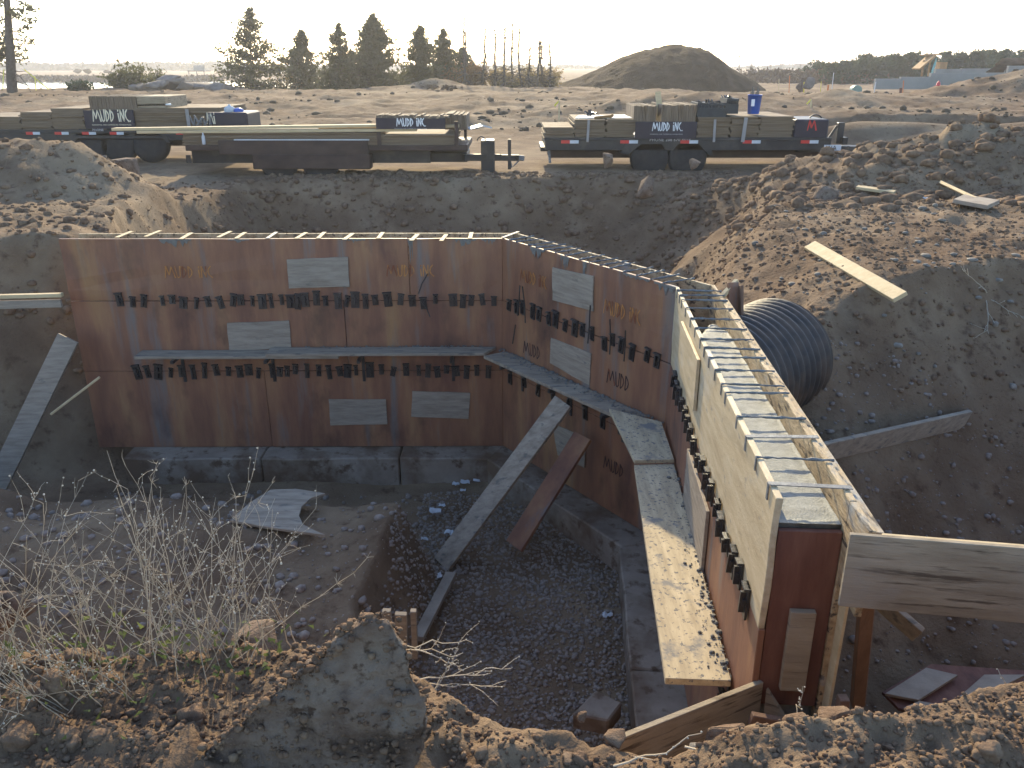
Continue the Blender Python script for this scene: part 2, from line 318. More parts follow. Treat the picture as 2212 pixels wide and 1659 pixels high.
def height(x, y):
    g = base_ground(x, y)
    ins, drop, dist = pitmask(x + .22 * fbm2(x * .9, y * .9, 3, 5), y + .22 * fbm2(x * .9 + 9, y * .9, 3, 6))
    near = smooth(30, 8, y)
    rough = .05 * near + .10 * smooth(15, 40, y) * smooth(140, 60, y)
    lot = smooth(17, 18.5, y) * smooth(25.5, 23.5, y)
    g = g + rough * (1 - .8 * lot) * fbm2(x * 1.1, y * 1.1, 4, 21) + .06 * near * (1 - lot) * (ridged2(x * 2.3, y * 2.3, 4, 31) - .5)
    fld = smooth(24.5, 28, y) * smooth(62, 50, y)
    g = g + fld * (.20 * (ridged2(x * .35 + y * .1, y * .8, 4, 41) - .45) + .13 * fbm2(x * .5, y * .9, 4, 43) + .12 * (ridged2(x * 1.6, y * 2.6, 4, 44) - .5))
    nr_ = smooth(2.9, 2.2, y); g = g + nr_ * (.08 * fbm2(x * 3.0, y * 3.0, 4, 51) + .035 * (ridged2(x * 8, y * 8, 4, 52) - .5) + .018 * fbm2(x * 22, y * 22, 3, 53))
    mid = smooth(4, 6, y) * smooth(19, 16.5, y); g = g + mid * (.045 * fbm2(x * 4.5, y * 4.5, 4, 71) + .05 * (ridged2(x * 3.1, y * 3.1, 4, 72) - .5))
    heap = smooth(.1, .5, base_ground(x, y) - .2) * smooth(11, 13, y) * smooth(18, 16, y)
    g = g + heap * ((.13 + .13 * (x > 0)) * (ridged2(x * 1.7, y * 1.7, 5, 61) - .5) + .08 * fbm2(x * 5, y * 5, 4, 62))
    z = np.where(ins, g - drop * (1 + .25 * fbm2(x * .7, y * .7, 3, 8)) + .07 * fbm2(x * 2.5, y * 2.5, 4, 9) * np.clip(dist * 4, 0, 1), g)
    # the slope of spoil in the pit on the near left, with its steep right flank
    xr = -1.0 + .10 * (y - 5) + .15 * fbm2(y * 1.3, x * .4, 3, 77)
    md = -1.10 - .16 * np.abs(y - 5.3) - 2.4 * np.clip(x - xr, 0, 9) - 1.6 * np.clip(y - 5.85, 0, 9) + .05 * np.clip(-2.2 - x, 0, 3) + .12 * fbm2(x * 1.4, y * 1.4, 4, 78)
    z = np.where(ins, np.maximum(z, md), z)
    fl = FLOOR + .05 * fbm2(x * .8, y * .8, 4, 12) + .02 * fbm2(x * 4, y * 4, 3, 13)
    inn = smooth(.12, -.05, .998 * (x - 1.216) - .0657 * (y - 6.032)) * smooth(.12, -.05, .817 * (x - 1.216) + .576 * (y - 6.032)) * smooth(-.6, -.2, x) * smooth(2.9, 3.6, y)
    z = np.where(ins, z - inn * np.clip(z - fl + .05, 0, 9), z)
    k = 12.0; z = np.maximum(z, fl) + np.log1p(np.exp(-np.abs(z - fl) * k)) / k * .9
    # pond bowl far left
    pond = smooth(1.0, .7, np.hypot((x + 58) / 46, (y - 118) / 44)); z = z - .9 * pond
    z = z + smooth(300, 1500, y) * 4.0 * (fbm2(x * .0016, y * .0016, 3, 91) + .15)
    return z
def hz(x, y): return float(height(np.array([float(x)]), np.array([float(y)]))[0])
rows = np.concatenate([np.linspace(-8, .8, 16)[:-1], np.exp(np.linspace(math.log(.8), math.log(25), 430))[:-1], np.exp(np.linspace(math.log(25), math.log(200), 330))[:-1], np.exp(np.linspace(math.log(200), math.log(9000), 40))])
us = np.linspace(-1, 1, 560)
wr = 1.25 * (2.2 + .80 * np.clip(rows, 0, None)) - 2 * np.clip(rows, None, 0)
GX = us[None, :] * wr[:, None]; GY = np.repeat(rows[:, None], len(us), 1)
GZ = height(GX.ravel(), GY.ravel()).reshape(GX.shape)
nr, nc = GX.shape; idx = np.arange(nr * nc).reshape(nr, nc)
GF = np.stack([idx[:-1, :-1], idx[:-1, 1:], idx[1:, 1:], idx[1:, :-1]], -1).reshape(-1, 4)
g = link('ground', np_mesh('ground', np.stack([GX, GY, GZ], -1).reshape(-1, 3), GF, True), M['ground'], None, (0, 0, 0)); g['kind'] = 'structure'
pond = MB(); pond.prism([(-58 + 45 * math.cos(t), 118 + 43 * math.sin(t), -.72) for t in [i * math.pi / 24 for i in range(48)]], (0, 0, .12))
o = part('pond_water', pond, M['water']); o['kind'] = 'structure'

# ================================================================== FORMWORK
TOP, S1, S2, FB = .53, -.075, -.80, -1.645          # form top, the two horizontal joints, footing top
PT, WG = .027, .25                                  # panel thickness, gap between the two faces
WP = [Vector((-4.29, 7.85)), Vector((-.092, 7.887)), Vector((1.216, 6.032)), Vector((1.004, 2.81))]
DIR = [(WP[i + 1] - WP[i]).normalized() for i in range(3)]
NRM = [Vector((-d.y, d.x)) for d in DIR]            # into the wall, away from the open pit
SEG = [(WP[i + 1] - WP[i]).length for i in range(3)]
def isect(p, d, q, e):
    den = d.x * e.y - d.y * e.x; t = ((q.x - p.x) * e.y - (q.y - p.y) * e.x) / den; return p + d * t
def corner(k, off):                                 # mitred corner k (0..3) at offset off
    if k == 0: return WP[0] + NRM[0] * off
    if k == 3: return WP[3] + NRM[2] * off
    return isect(WP[k] + NRM[k - 1] * off, DIR[k - 1], WP[k] + NRM[k] * off, DIR[k])
def wpt(i, a, off, z):
    p = WP[i] + DIR[i] * a + NRM[i] * off; return Vector((p.x, p.y, z))
def wquad(i, a, b, o0, o1, z):
    def e(v, off):
        if v is None: return None
        p = WP[i] + DIR[i] * v + NRM[i] * off; return p
    A0 = corner(i, o0) if a is None else e(a, o0); A1 = corner(i, o1) if a is None else e(a, o1)
    B0 = corner(i + 1, o0) if b is None else e(b, o0); B1 = corner(i + 1, o1) if b is None else e(b, o1)
    return [Vector((p.x, p.y, z)) for p in (A0, B0, B1, A1)]
def wbox(i, a, b, o0, o1, z0, z1): return MB().hexa(wquad(i, a, b, o0, o1, z0), wquad(i, a, b, o0, o1, z1))
NAMES = ['long back wall', 'angled wall', 'near wall']
forms = []
for i, lab in enumerate(['long straight concrete form of rusty red panels across the back of the pit', 'short angled concrete form of rusty red panels joining the two straight forms', 'sunlit concrete form running towards the viewer, filled with wet concrete']):
    b = (WP[i] + WP[i + 1]) / 2; forms.append(thing('wall_form', lab, 'formwork', (b.x, b.y, FB), 'concrete wall forms'))
J = .0025
cols = [{0: [None, 3.30, None], 1: [None, 2.65, None], 2: [None, 1.8, None]},
        {0: [None, None], 1: [None, None], 2: [None, None]},
        {0: [None, None], 1: [None, 1.4, None], 2: [None, None]}]
rowsz = [(S1 + J, TOP), (S2 + J, S1 - J), (FB + .004, S2 - J)]
for i in range(3):
    for r, (z0, z1) in enumerate(rowsz):
        cs = cols[i][r]
        for k in range(len(cs) - 1):
            a = None if cs[k] is None else cs[k] + J; b = None if cs[k + 1] is None else cs[k + 1] - J
            pr = .004 * ((k + r) % 2)
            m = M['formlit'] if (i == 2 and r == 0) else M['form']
            o = part('panel', wbox(i, a, b, -pr, PT - pr, z0, z1), m, forms[i], .003)
            if r == 0: wobble(o, .006, 9, k + i * 3, 5)
    # far face of the form
    for z0, z1 in ((S2 + J, TOP - .004), (FB + .004, S2 - J)):
        a = None if i else 0.05; b = None if i < 2 else SEG[2] - .0
        o = part('panel', wbox(i, a, b, PT + WG, PT + WG + PT, z0, z1 if i != 1 else z1 - .006), M['forminner'], forms[i], .003)
        if z1 > 0: wobble(o, .006, 9, 20 + i, 5)
part('top_strip', wbox(2, SEG[2] + .003, SEG[2] + .22, PT + WG, 2 * PT + WG, .16, TOP - .004), M['forminner'], forms[2], .003)
part('waler', wbox(2, .25, SEG[2] + .21, 2 * PT + WG + .003, 2 * PT + WG + .034, .30, .515), M['forminner'], forms[2], .003)
# straps and ties over the top
for x in (275, 331, 416, 487, 529, 594, 655, 700, 758, 826, 899, 961, 1018):
    p = pz(x, 504, TOP); a = p.x - WP[0].x
    w = .036 + .008 * ((x * 7) % 3) / 2
    o = part('tie', wbox(0, a - w / 2, a + w / 2, -.004, 2 * PT + WG + .004, TOP + .002, TOP + .0075), M['lumber'] if x % 3 else M['steel'], forms[0], .001)
    o.data.transform(Matrix.Rotation(math.radians(random.uniform(-6, 6)), 4, 'Z'))
def ragged_tie(parent, p0, p1, r, seed, hook=True):
    """steel tie with concrete dried on it, bent down over the near face"""
    rr = random.Random(seed); mb = MB(); d = p1 - p0; n = 15
    pts = [p0 + d * (t / (n - 1)) + Vector((0, 0, rr.uniform(-.3, .3) * r)) for t in range(n)]
    mb.tube(pts, [r * rr.uniform(.55, 1.5) for _ in pts], 5)
    if hook: mb.bar(p0 + Vector((0, 0, .002)), p0 + Vector((0, 0, -.06)), .018, .004, d.cross(Vector((0, 0, 1))))
    return part('tie', mb, M['steel'], parent)
n = 15
for k in range(n):
    a = .10 + (SEG[1] - .22) * k / (n - 1) + random.uniform(-.03, .03)
    p0 = wpt(1, a, -.003, TOP + .006); p1 = wpt(1, a + random.uniform(-.04, .05), 2 * PT + WG, TOP + .004)
    ragged_tie(forms[1], p0, p1, .007, k, False)
part('tie', MB().bar(Vector((*corner(1, -.0), TOP + .008)), Vector((*corner(1, 2 * PT + WG), TOP + .008)), .03, .004), M['steel'], forms[1])
for k, y in enumerate((628, 639, 649, 667, 689, 710, 734, 752, 774, 801, 831, 850, 902, 945, 990, 1047)):
    yy = pz(1500, y, TOP).y; a = (WP[2].y - yy) / -DIR[2].y
    p0 = wpt(2, a, -.004, TOP + .006); p1 = wpt(2, a + random.uniform(-.02, .02), 2 * PT + WG + .01, TOP + .004)
    if k == 15 or k == 13:
        mb = MB(); mb.bar(p0, p1, .028, .004); mb.bar(p0 + Vector((0, 0, .002)), p0 + Vector((0, 0, -.07)), .018, .005, (0, 1, 0)); part('tie', mb, M['steel'], forms[2])
    else: ragged_tie(forms[2], p0, p1, (.006 if k > 8 else .0068), 50 + k)
# black clips with wedges along the joints
clip = {}
def clip_mesh(seed):
    rr = random.Random(seed); mb = MB(); w, h = rr.uniform(.042, .062), rr.uniform(.12, .155)
    mb.box(-w / 2, -.012, -h / 2, w / 2, -.001, h / 2); mb.box(-w / 2 - .004, -.03, h / 2 - .012, w / 2 + .004, -.001, h / 2)
    mb.box(-.008, -.036, -h * .35, .008, -.012, h * .3); mb.box(-w * .3, -.026, -.014, w * .3, -.012, .014)
    return mb.mesh('clip', .001)
CLIPS = [clip_mesh(s) for s in range(5)]
for m_ in CLIPS: m_.materials.append(M['black'])
nclip = 0
def place_clip(i, a, z):
    global nclip
    o = bpy.data.objects.new('clip', CLIPS[nclip % 5]); COL.objects.link(o); o.parent = forms[i]; nclip += 1
    o.location = wpt(i, a, -.005, z) - ORG[forms[i].name]; ang = math.atan2(NRM[i].y, NRM[i].x) - math.pi / 2
    o.rotation_euler = (random.uniform(-.05, .05), random.gauss(0, .10), ang); o.scale = (random.uniform(.75, 1.35), 1, random.uniform(.7, 1.12)); o.location.z += random.gauss(0, .012)
for x in (262, 290, 314, 354, 375, 398, 426, 451, 478, 506, 522, 547, 568, 587, 610, 629, 645, 660, 685, 704, 731, 750, 768, 790, 811, 838, 866, 891, 915, 941, 979, 1000, 1018, 1042, 1067):
    place_clip(0, py(x, 650, 7.88).x - WP[0].x, S1 + random.uniform(-.012, .012))
for x in (300, 322, 345, 372, 395, 420, 445, 470, 496, 520, 540, 560, 590, 606, 622, 640, 665, 690, 712, 735, 752, 770, 800, 825, 850, 878, 905, 925, 945, 965, 985, 1008, 1030, 1055):
    place_clip(0, py(x, 805, 7.88).x - WP[0].x, S2 + random.uniform(-.012, .012))
for k in range(17): place_clip(1, .12 + (SEG[1] - .2) * (k + random.uniform(-.25, .25)) / 16.5, S1 + random.uniform(-.015, .015))
for k in range(9): place_clip(1, .15 + (SEG[1] - .3) * k / 8.5, S2)
for k in range(18): place_clip(2, .38 + (SEG[2] - .55) * (k + random.uniform(-.2, .2)) / 17, S1 + random.uniform(-.01, .01))
for k in range(7): place_clip(2, .6 + (SEG[2] - 1.0) * k / 6, S2)
# thin rods left standing in some clips
for i, a, z, l, t in ((1, .33, .0, .30, .02), (1, .42, -.02, .34, -.03), (1, 1.35, .02, .34, .01), (1, 1.62, -.02, .30, -.01), (1, 1.80, -.05, .26, .0), (0, 3.42, .1, .2, .06), (0, 3.46, -.15, .16, -.05), (1, .25, -.35, .2, .03)):
    part('rod', MB().tube([wpt(i, a + t, -.045, z + l / 2), wpt(i, a, -.04, z), wpt(i, a - t * .6, -.045, z - l / 2)], .006, 5), M['black'], forms[i])
# pale plywood patches nailed to the panels
def patch(i, pxs, Y=None, m='patch'):
    """four photo corners on the face plane of wall i"""
    P = []
    for x, y in pxs:
        r = Vector(ray(x, y)); o_ = Vector((0, 0, CZ)); n_ = Vector((NRM[i].x, NRM[i].y, 0)); w0 = Vector((WP[i].x, WP[i].y, 0))
        t = (w0 - o_).dot(n_) / r.dot(n_); P.append(o_ + r * t - n_ * .0045)
    o = part('patch', MB().prism(P, -Vector((NRM[i].x, NRM[i].y, 0)) * .012), M[m], forms[i], .0015); wobble(o, .006, 12, len(P) + i, 4); return o
patch(0, [(620, 560), (752, 554), (756, 619), (624, 622)]); patch(0, [(491, 697), (625, 692), (630, 752), (496, 756)])
patch(0, [(711, 862), (834, 862), (837, 915), (714, 918)]); patch(0, [(891, 844), (1016, 848), (1012, 904), (889, 899)])
patch(1, [(1196, 577), (1284, 596), (1283, 672), (1196, 648)]); patch(1, [(1192, 729), (1280, 763), (1275, 832), (1190, 783)])
patch(1, [(1197, 915), (1267, 944), (1265, 1010), (1207, 982)])
def facepatch(a0, a1, z0, z1, m): return part('patch', wbox(2, a0, a1, -.024, -.0045, z0, z1), M[m], forms[2], .002)
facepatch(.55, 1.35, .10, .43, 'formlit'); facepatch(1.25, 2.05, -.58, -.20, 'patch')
# stencilled lettering, thin tapered strokes
LET = {'M': ([[(0, 0), (.12, 1)], [(.12, 1), (.28, .22)], [(.28, .22), (.46, .95)], [(.46, .95), (.66, 0)]], .70), 'U': ([[(0, 1), (.07, .12), (.16, 0)], [(.16, 0), (.27, .15), (.32, 1)]], .40),
       'D': ([[(.02, 0), (.06, 1)], [(.06, 1), (.24, .7), (.28, .5), (.22, .25), (.02, 0)]], .38), 'i': ([[(.08, 0), (.05, .70)], [(.05, .82), (.08, .98)]], .2),
       'N': ([[(0, 0), (.05, 1)], [(.05, 1), (.30, .02)], [(.30, .02), (.33, 1)]], .42), 'C': ([[(.22, 1), (.06, .75), (.02, .5), (.08, .25), (.28, 0)]], .34), '.': ([[(.0, .0), (.06, .09)]], .12), ' ': ([], .28)}
def lettering(text, org, right, up, h, th, mat_, parent, out, seed=0, ww=1.0):
    rr = random.Random(seed); mb = MB(); x = 0; R_, U_, O_ = Vector(right), Vector(up), Vector(out)
    for ch in text:
        st, adv = LET[ch]
        for pl in st:
            for (ax, ay), (bx, by) in zip(pl[:-1], pl[1:]):
                d = Vector((bx - ax, by - ay)); L = d.length; nn = Vector((-d.y, d.x)) / L; w0, w1 = th * rr.uniform(.6, 1.0), th * rr.uniform(.9, 1.5)
                q = [(ax + nn.x * w0 - d.x * .02, ay + nn.y * w0), (ax - nn.x * w0, ay - nn.y * w0), (bx - nn.x * w1, by - nn.y * w1), (bx + nn.x * w1, by + nn.y * w1)]
                mb.prism([Vector(org) + R_ * ((x + u) * h * ww) + U_ * (v * h) for u, v in q], O_)
        x += adv
    o = part('lettering', mb, mat_, parent); o['kind'] = 'stuff'; return o
for (i, x, y, h, m, sd_) in ((0, 358, 600, .115, 'orange_let', 1), (0, 836, 597, .115, 'orange_let', 2), (1, 1125, 606, .115, 'orange_let', 3), (1, 1305, 676, .125, 'orange_let', 4),
                            (1, 1132, 762, .125, 'black_let', 5), (1, 1312, 826, .13, 'black_let', 6), (1, 1305, 1010, .12, 'black_let', 7)):
    r = Vector(ray(x, y)); n_ = Vector((NRM[i].x, NRM[i].y, 0)); w0 = Vector((WP[i].x, WP[i].y, 0)); t = (w0 - Vector((0, 0, CZ))).dot(n_) / r.dot(n_)
    lettering('MUDD' if m == 'black_let' else 'MUDD iNC', Vector((0, 0, CZ)) + r * t - n_ * .0065, (DIR[i].x, DIR[i].y, 0), (0, 0, 1), h, .035, M[m], forms[i], -n_ * .001, sd_, 1.3 if i == 0 else 1.15)
# concrete slopped over the edge and dried in runs
for i, a, w, l, sd_ in ((0, .95, .30, .10, 1), (0, 3.75, .20, .10, 2), (0, 4.0, .14, .06, 3), (0, 1.6, .2, .03, 4), (1, .45, .22, .09, 5), (1, .9, .12, .16, 6), (1, 1.7, .3, .05, 7), (0, 2.7, .2, .03, 8), (1, 2.05, .3, .09, 9), (0, 3.3, .05, .34, 10), (1, 1.2, .05, .3, 11)):
    rr = random.Random(sd_); P = [wpt(i, a, -.0048, TOP - .002)]; n = 14
    for k in range(n + 1): P.append(wpt(i, a + w * k / n, -.0048, TOP - .012 - l * rr.random() ** 1.5 * math.sin(math.pi * (k + .5) / (n + 1))))
    P.append(wpt(i, a + w, -.0048, TOP - .002))
    part('concrete_run', MB().prism(P, -Vector((NRM[i].x, NRM[i].y, 0)) * .003), M['mud'], forms[i])
# wet concrete inside
N1, N2 = 90, 12
cv = np.zeros((N1, N2, 3))
for a in range(N1):
    for b in range(N2):
        aa = .02 + (SEG[2] - .06) * a / (N1 - 1); p = wpt(2, aa, PT + .002 + (WG - .004) * b / (N2 - 1), 0)
        cv[a, b] = (p.x, p.y, .40 - .75 * max(0, .62 + .12 * math.sin(b * .6) - aa) ** 1.2)
cz = cv.reshape(-1, 3); cz[:, 2] += .004 * fbm2(cz[:, 0] * 9, cz[:, 1] * 9, 4, 3) + .003 * fbm2(cz[:, 0] * 30, cz[:, 1] * 30, 3, 4)
cid = np.arange(N1 * N2).reshape(N1, N2); cf = [tuple(q) for q in np.stack([cid[:-1, :-1], cid[1:, :-1], cid[1:, 1:], cid[:-1, 1:]], -1).reshape(-1, 4)]
rim = list(cid[:, 0]) + list(cid[-1, 1:]) + list(cid[::-1, -1][1:]) + list(cid[0, ::-1][1:-1]); nv = len(cz)
V_ = [tuple(p) for p in cz] + [(cz[r_][0], cz[r_][1], -.75) for r_ in rim]
cf += [(rim[k], rim[(k + 1) % len(rim)], nv + (k + 1) % len(rim), nv + k) for k in range(len(rim))]
me = bpy.data.meshes.new('poured_concrete'); me.from_pydata(V_, [], cf)
for p in me.polygons: p.use_smooth = True
setp(link('poured_concrete', me, M['concrete']), 'wet grey concrete filling the sunlit near form', 'concrete')
me = MB(); me.hexa(wquad(0, .08, None, PT + .003, PT + WG - .003, -.8), wquad(0, .08, None, PT + .003, PT + WG - .003, -.15)); me.hexa(wquad(1, None, None, PT + .003, PT + WG - .003, -.8), wquad(1, None, None, PT + .003, PT + WG - .003, -.2))
solo('poured_concrete', me, M['concrete'], 'concrete set low inside the back and angled forms', 'concrete')
# bulkhead closing the near end
bk = thing('form_bulkhead', 'dark red wooden bulkhead closing the near end of the sunlit form', 'formwork', (*wpt(2, SEG[2], .15, 0).xy, -1.4))
e0 = SEG[2] - .035
part('panel', wbox(2, e0, e0 + .028, PT + .003, PT + WG - .003, -.46, .382), M['bulk'], bk, .002)
part('cleat', wbox(2, e0 + .03, e0 + .06, PT + .085, PT + .185, -.36, .03), M['plypale'], bk, .002)
part('strap_board', MB().bar(wpt(2, e0 + .20, -.035, -.385), wpt(2, e0 + .17, .345, -.475), .055, .03, (0, 0, 1)), M['stakewood'], bk, .003)
part('lower_panel', MB().prism([wpt(2, e0 + .11, .05, -.46), wpt(2, e0 + .11, .24, -.50), wpt(2, e0 + .22, .30, -1.15), wpt(2, e0 + .22, .04, -1.15)], wpt(2, .02, 0, 0) - wpt(2, 0, 0, 0)), M['form'], bk, .002)
part('stake', MB().bar(wpt(2, e0 + .15, .335, -.30), wpt(2, e0 + .18, .335, -1.35), .04, .045, (1, 0, 0)), M['stakewood'], bk, .003)
part('edge_strip', MB().bar(wpt(2, e0 + .08, .305, .31), wpt(2, e0 + .08, .300, -.5), .012, .06, (1, 0, 0)), M['lumber'], bk, .001)
# concrete footings under the forms
fc = [('low concrete footing under the long back form, cracked across', 0, 0.25, -.27, [.35, 1.75, 3.15, None]), ('concrete footing under the angled form, half in shadow', 1, 0, -.30, [None, None]), ('concrete footing under the near form beside the gravel', 2, 0, -.33, [None, 1.6, SEG[2] - .1])]
for lab, i, a0, off, cs in fc:
    t = thing('footing', lab, 'footing', (*((WP[i] + WP[i + 1]) / 2), FLOOR - .1), 'concrete footings')
    for k in range(len(cs) - 1):
        a = cs[k]; b = cs[k + 1]
        a = a + .004 if a is not None else None; b = b - .004 if b is not None else None
        o = part('footing_block', wbox(i, a, b, off, .58, FLOOR - .15, FB - .002 * (i + 1) - .003 * (k % 2)), M['footing'], t, .012); wobble(o, .016, 4, i * 3 + k, 4)
# walkway planks on brackets
ZP = -.573
for i, aa in ((0, (1.0, 1.9, 2.8, 3.7)), (1, (.35, 1.1, 1.8)), (2, (.8, 1.6, 2.4, 2.9))):
    for a in aa:
        mb = MB(); mb.bar(wpt(i, a, -.012, ZP - .045), wpt(i, a, -.27, ZP - .045), .03, .03); mb.bar(wpt(i, a, -.010, ZP - .02), wpt(i, a, -.010, ZP - .34), .03, .008, (DIR[i].x, DIR[i].y, 0))
        part('walkway_bracket', mb, M['black'], forms[i])
def plank(name, poly, z, th, m, label, cat='plank', group='walkway planks'):
    o = solo(name, MB().prism([Vector((p[0], p[1], z - th)) for p in poly], (0, 0, th)), M[m], label, cat, group, .002); return o
plank('walkway_plank', [wpt(0, .62, -.215, 0), wpt(0, 2.6, -.215, 0), wpt(0, 2.6, -.02, 0), wpt(0, .62, -.02, 0)], ZP, .028, 'plankx', 'long grey walkway plank on the back form, left of the two')
plank('walkway_plank', [wpt(0, 1.9, -.23, 0), wpt(0, 4.02, -.225, 0), wpt(0, 4.13, -.03, 0), wpt(0, 1.9, -.03, 0)], ZP + .030, .028, 'plankx', 'grey walkway plank on the back form that reaches the angled corner')
plank('walkway_plank', [(-.275, 7.665), (.83, 6.19), (1.09, 6.19), (-.06, 7.80)], ZP + .001, .030, 'plankx', 'splattered walkway plank along the angled form')
plank('walkway_plank', [(.79, 6.26), (.866, 5.309), (1.149, 5.325), (1.17, 5.99)], ZP + .032, .028, 'plank', 'short shaded walkway plank bridging the angled and near forms')
plank('walkway_plank', [(.866, 5.303), (.708, 3.105), (1.008, 3.089), (1.149, 5.319)], ZP, .036, 'plank', 'long walkway plank on the near form, its end speckled with concrete in sun')
# braces
def board(name, a, b, w, t, m, label, cat='board', side=None, group=None, bev=.003):
    return solo(name, MB().bar(a, b, w, t, side), M[m], label, cat, group, bev)
board('brace', Vector((.44, 6.60, -.62)), Vector((-.60, 6.10, -1.92)), .19, .038, 'plankx', 'pale diagonal brace plank propping the angled form', 'brace', (1, -.35, .4), 'diagonal braces')
board('brace', Vector((.62, 6.62, -.95)), Vector((.02, 6.2, -1.80)), .19, .038, 'form', 'dark reddish brace plank behind the pale one on the angled form', 'brace', (1, -.3, .55), 'diagonal braces')
board('brace', py(148, 730, 7.62), py(-20, 1075, 7.15), .20, .036, 'patch', 'wide grey brace plank leaning on the left end of the back form', 'brace', (1, .2, .45), 'diagonal braces')
t = thing('end_board', 'level board with sunlit top edge nailed at the left end of the back form', 'board', py(60, 660, 7.6))
part('top_rail', MB().bar(py(-60, 642, 7.62), py(135, 637, 7.66), .055, .035, (0, 1, 0)), M['lumber'], t, .003)
part('face_board', MB().bar(py(-60, 660, 7.60), py(133, 655, 7.64), .075, .03, (0, 0, 1)), M['patch'], t, .003)
board('stick', py(110, 895, 7.3), py(215, 815, 7.4), .03, .02, 'lumber', 'thin stick leaning by the left end of the back form')
# near right end: plywood board, stakes, stray sheets
t = thing('plywood_board', 'large weathered plywood board set on edge across the lower right', 'board', (2.1, 2.7, .0))
B0, B1 = Vector((1.19, 2.545)), Vector((2.9, 2.27)); dd = (B1 - B0).normalized(); nn2 = Vector((-dd.y, dd.x))
part('sheet', MB().hexa([(B0.x, B0.y, .228), (B1.x, B1.y, .228), (B1.x + nn2.x * .02, B1.y + nn2.y * .02, .228), (B0.x + nn2.x * .02, B0.y + nn2.y * .02, .228)], [(B0.x, B0.y, .528), (B1.x, B1.y, .528), (B1.x + nn2.x * .02, B1.y + nn2.y * .02, .528), (B0.x + nn2.x * .02, B0.y + nn2.y * .02, .528)]), M['plypale'], t, .002)
part('backing_strip', MB().bar(Vector((B0.x + .12, B0.y + .016, .505)), Vector((B1.x, B1.y + .034, .505)), .03, .02, (0, 0, 1)), M['lumber'], t, .002)
board('stake', py(1872, 1295, 2.76), py(1852, 1520, 2.95), .055, .04, 'stakewood', 'reddish square stake under the plywood board', 'stake', (1, 0, 0))
board('brace', py(1985, 1372, 3.1), py(1890, 1290, 3.25), .10, .03, 'plankx', 'grey plank end sloping down behind the plywood board', 'brace', (0, -.4, 1), 'diagonal braces')
sh = thing('leaning_sheet', 'plywood sheet standing on edge at the foot of the near form', 'board', (.75, 2.66, -.8))
part('sheet', MB().hexa([(1.05, 2.80, -1.1), (.40, 2.47, -1.1), (.388, 2.492, -1.1), (1.038, 2.822, -1.1)], [(1.05, 2.80, -.335), (.40, 2.47, -.325), (.388, 2.492, -.325), (1.038, 2.822, -.335)]), M['plypale'], sh, .002)
part('side_sheet', MB().prism([(1.06, 2.79, -.36), (1.17, 2.72, -.52), (1.15, 2.66, -1.1), (1.05, 2.72, -1.1)], (.012, .012, 0)), M['plypale'], sh, .002)
for (q, m, lab) in (([(1911, 1503), (2000, 1447), (2068, 1463), (1983, 1517)], 'patch', 'pale grey sheet, farthest of three lying in the dark pit corner'),
                    ([(2048, 1530), (2125, 1462), (2215, 1462), (2080, 1530)], 'patch', 'pale grey sheet lying beside the right bank'),
                    ([(1950, 1534), (1985, 1519), (2053, 1531), (2020, 1548)], 'patch', 'small pale grey sheet, nearest of three in the pit corner')):
    P = [pz(x, y, -1.45) for x, y in q]; solo('loose_sheet', MB().prism(P, (0, 0, .018)), M[m], lab, 'sheet', 'loose sheets in the pit corner', .001)
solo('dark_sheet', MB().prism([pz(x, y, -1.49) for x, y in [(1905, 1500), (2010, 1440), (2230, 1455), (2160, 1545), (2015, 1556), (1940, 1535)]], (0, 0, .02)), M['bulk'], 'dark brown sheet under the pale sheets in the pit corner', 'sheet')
# far outer corner post
t = thing('corner_post', 'reddish wooden post at the outer corner of the near form', 'post', (1.62, 5.95, -.4))
part('post', MB().bar(py(1583, 610, 6.02), py(1586, 740, 5.9), .085, .03, (1, .2, 0)), M['form'], t, .003)
part('edge_board', MB().bar(py(1600, 617, 5.98), py(1600, 720, 5.88), .02, .09, (1, 0, 0)), M['stakewood'], t, .002)
part('top_board', MB().bar(py(1552, 648, 5.95), py(1592, 606, 6.05), .035, .03), M['lumber'], t, .002)

# ================================================================== PIT AND BANKS
# corrugated pipe lying behind the near form
pa, pb, PR = Vector((1.30, 5.45, -.10)), Vector((2.12, 6.28, -.08)), .45
ax = (pb - pa).normalized(); u_ = Vector((0, 0, 1)); u_ = (u_ - ax * u_.dot(ax)).normalized(); v_ = ax.cross(u_); L = (pb - pa).length; nn_, ns = 84, 40; pv = []
for k in range(nn_ + 1):
    rr_ = PR + .016 * math.sin(2 * math.pi * k / 6); c_ = pa + ax * (L * k / nn_)
    for t in range(ns): th = 2 * math.pi * t / ns; pv.append(c_ + (u_ * math.cos(th) + v_ * math.sin(th)) * rr_)
pf = [(k * ns + t, k * ns + (t + 1) % ns, (k + 1) * ns + (t + 1) % ns, (k + 1) * ns + t) for k in range(nn_) for t in range(ns)]
n0 = len(pv)
for k in (0, nn_):
    for t in range(ns): th = 2 * math.pi * t / ns; pv.append(pa + ax * (L * k / nn_) + (u_ * math.cos(th) + v_ * math.sin(th)) * (PR - .03))
pf += [(t, n0 + t, n0 + (t + 1) % ns, (t + 1) % ns) for t in range(ns)] + [(nn_ * ns + t, nn_ * ns + (t + 1) % ns, n0 + ns + (t + 1) % ns, n0 + ns + t) for t in range(ns)] + [(n0 + t, n0 + ns + t, n0 + ns + (t + 1) % ns, n0 + (t + 1) % ns) for t in range(ns)]
me = bpy.data.meshes.new('corrugated_pipe'); me.from_pydata(pv, [], pf)
for p in me.polygons: p.use_smooth = True
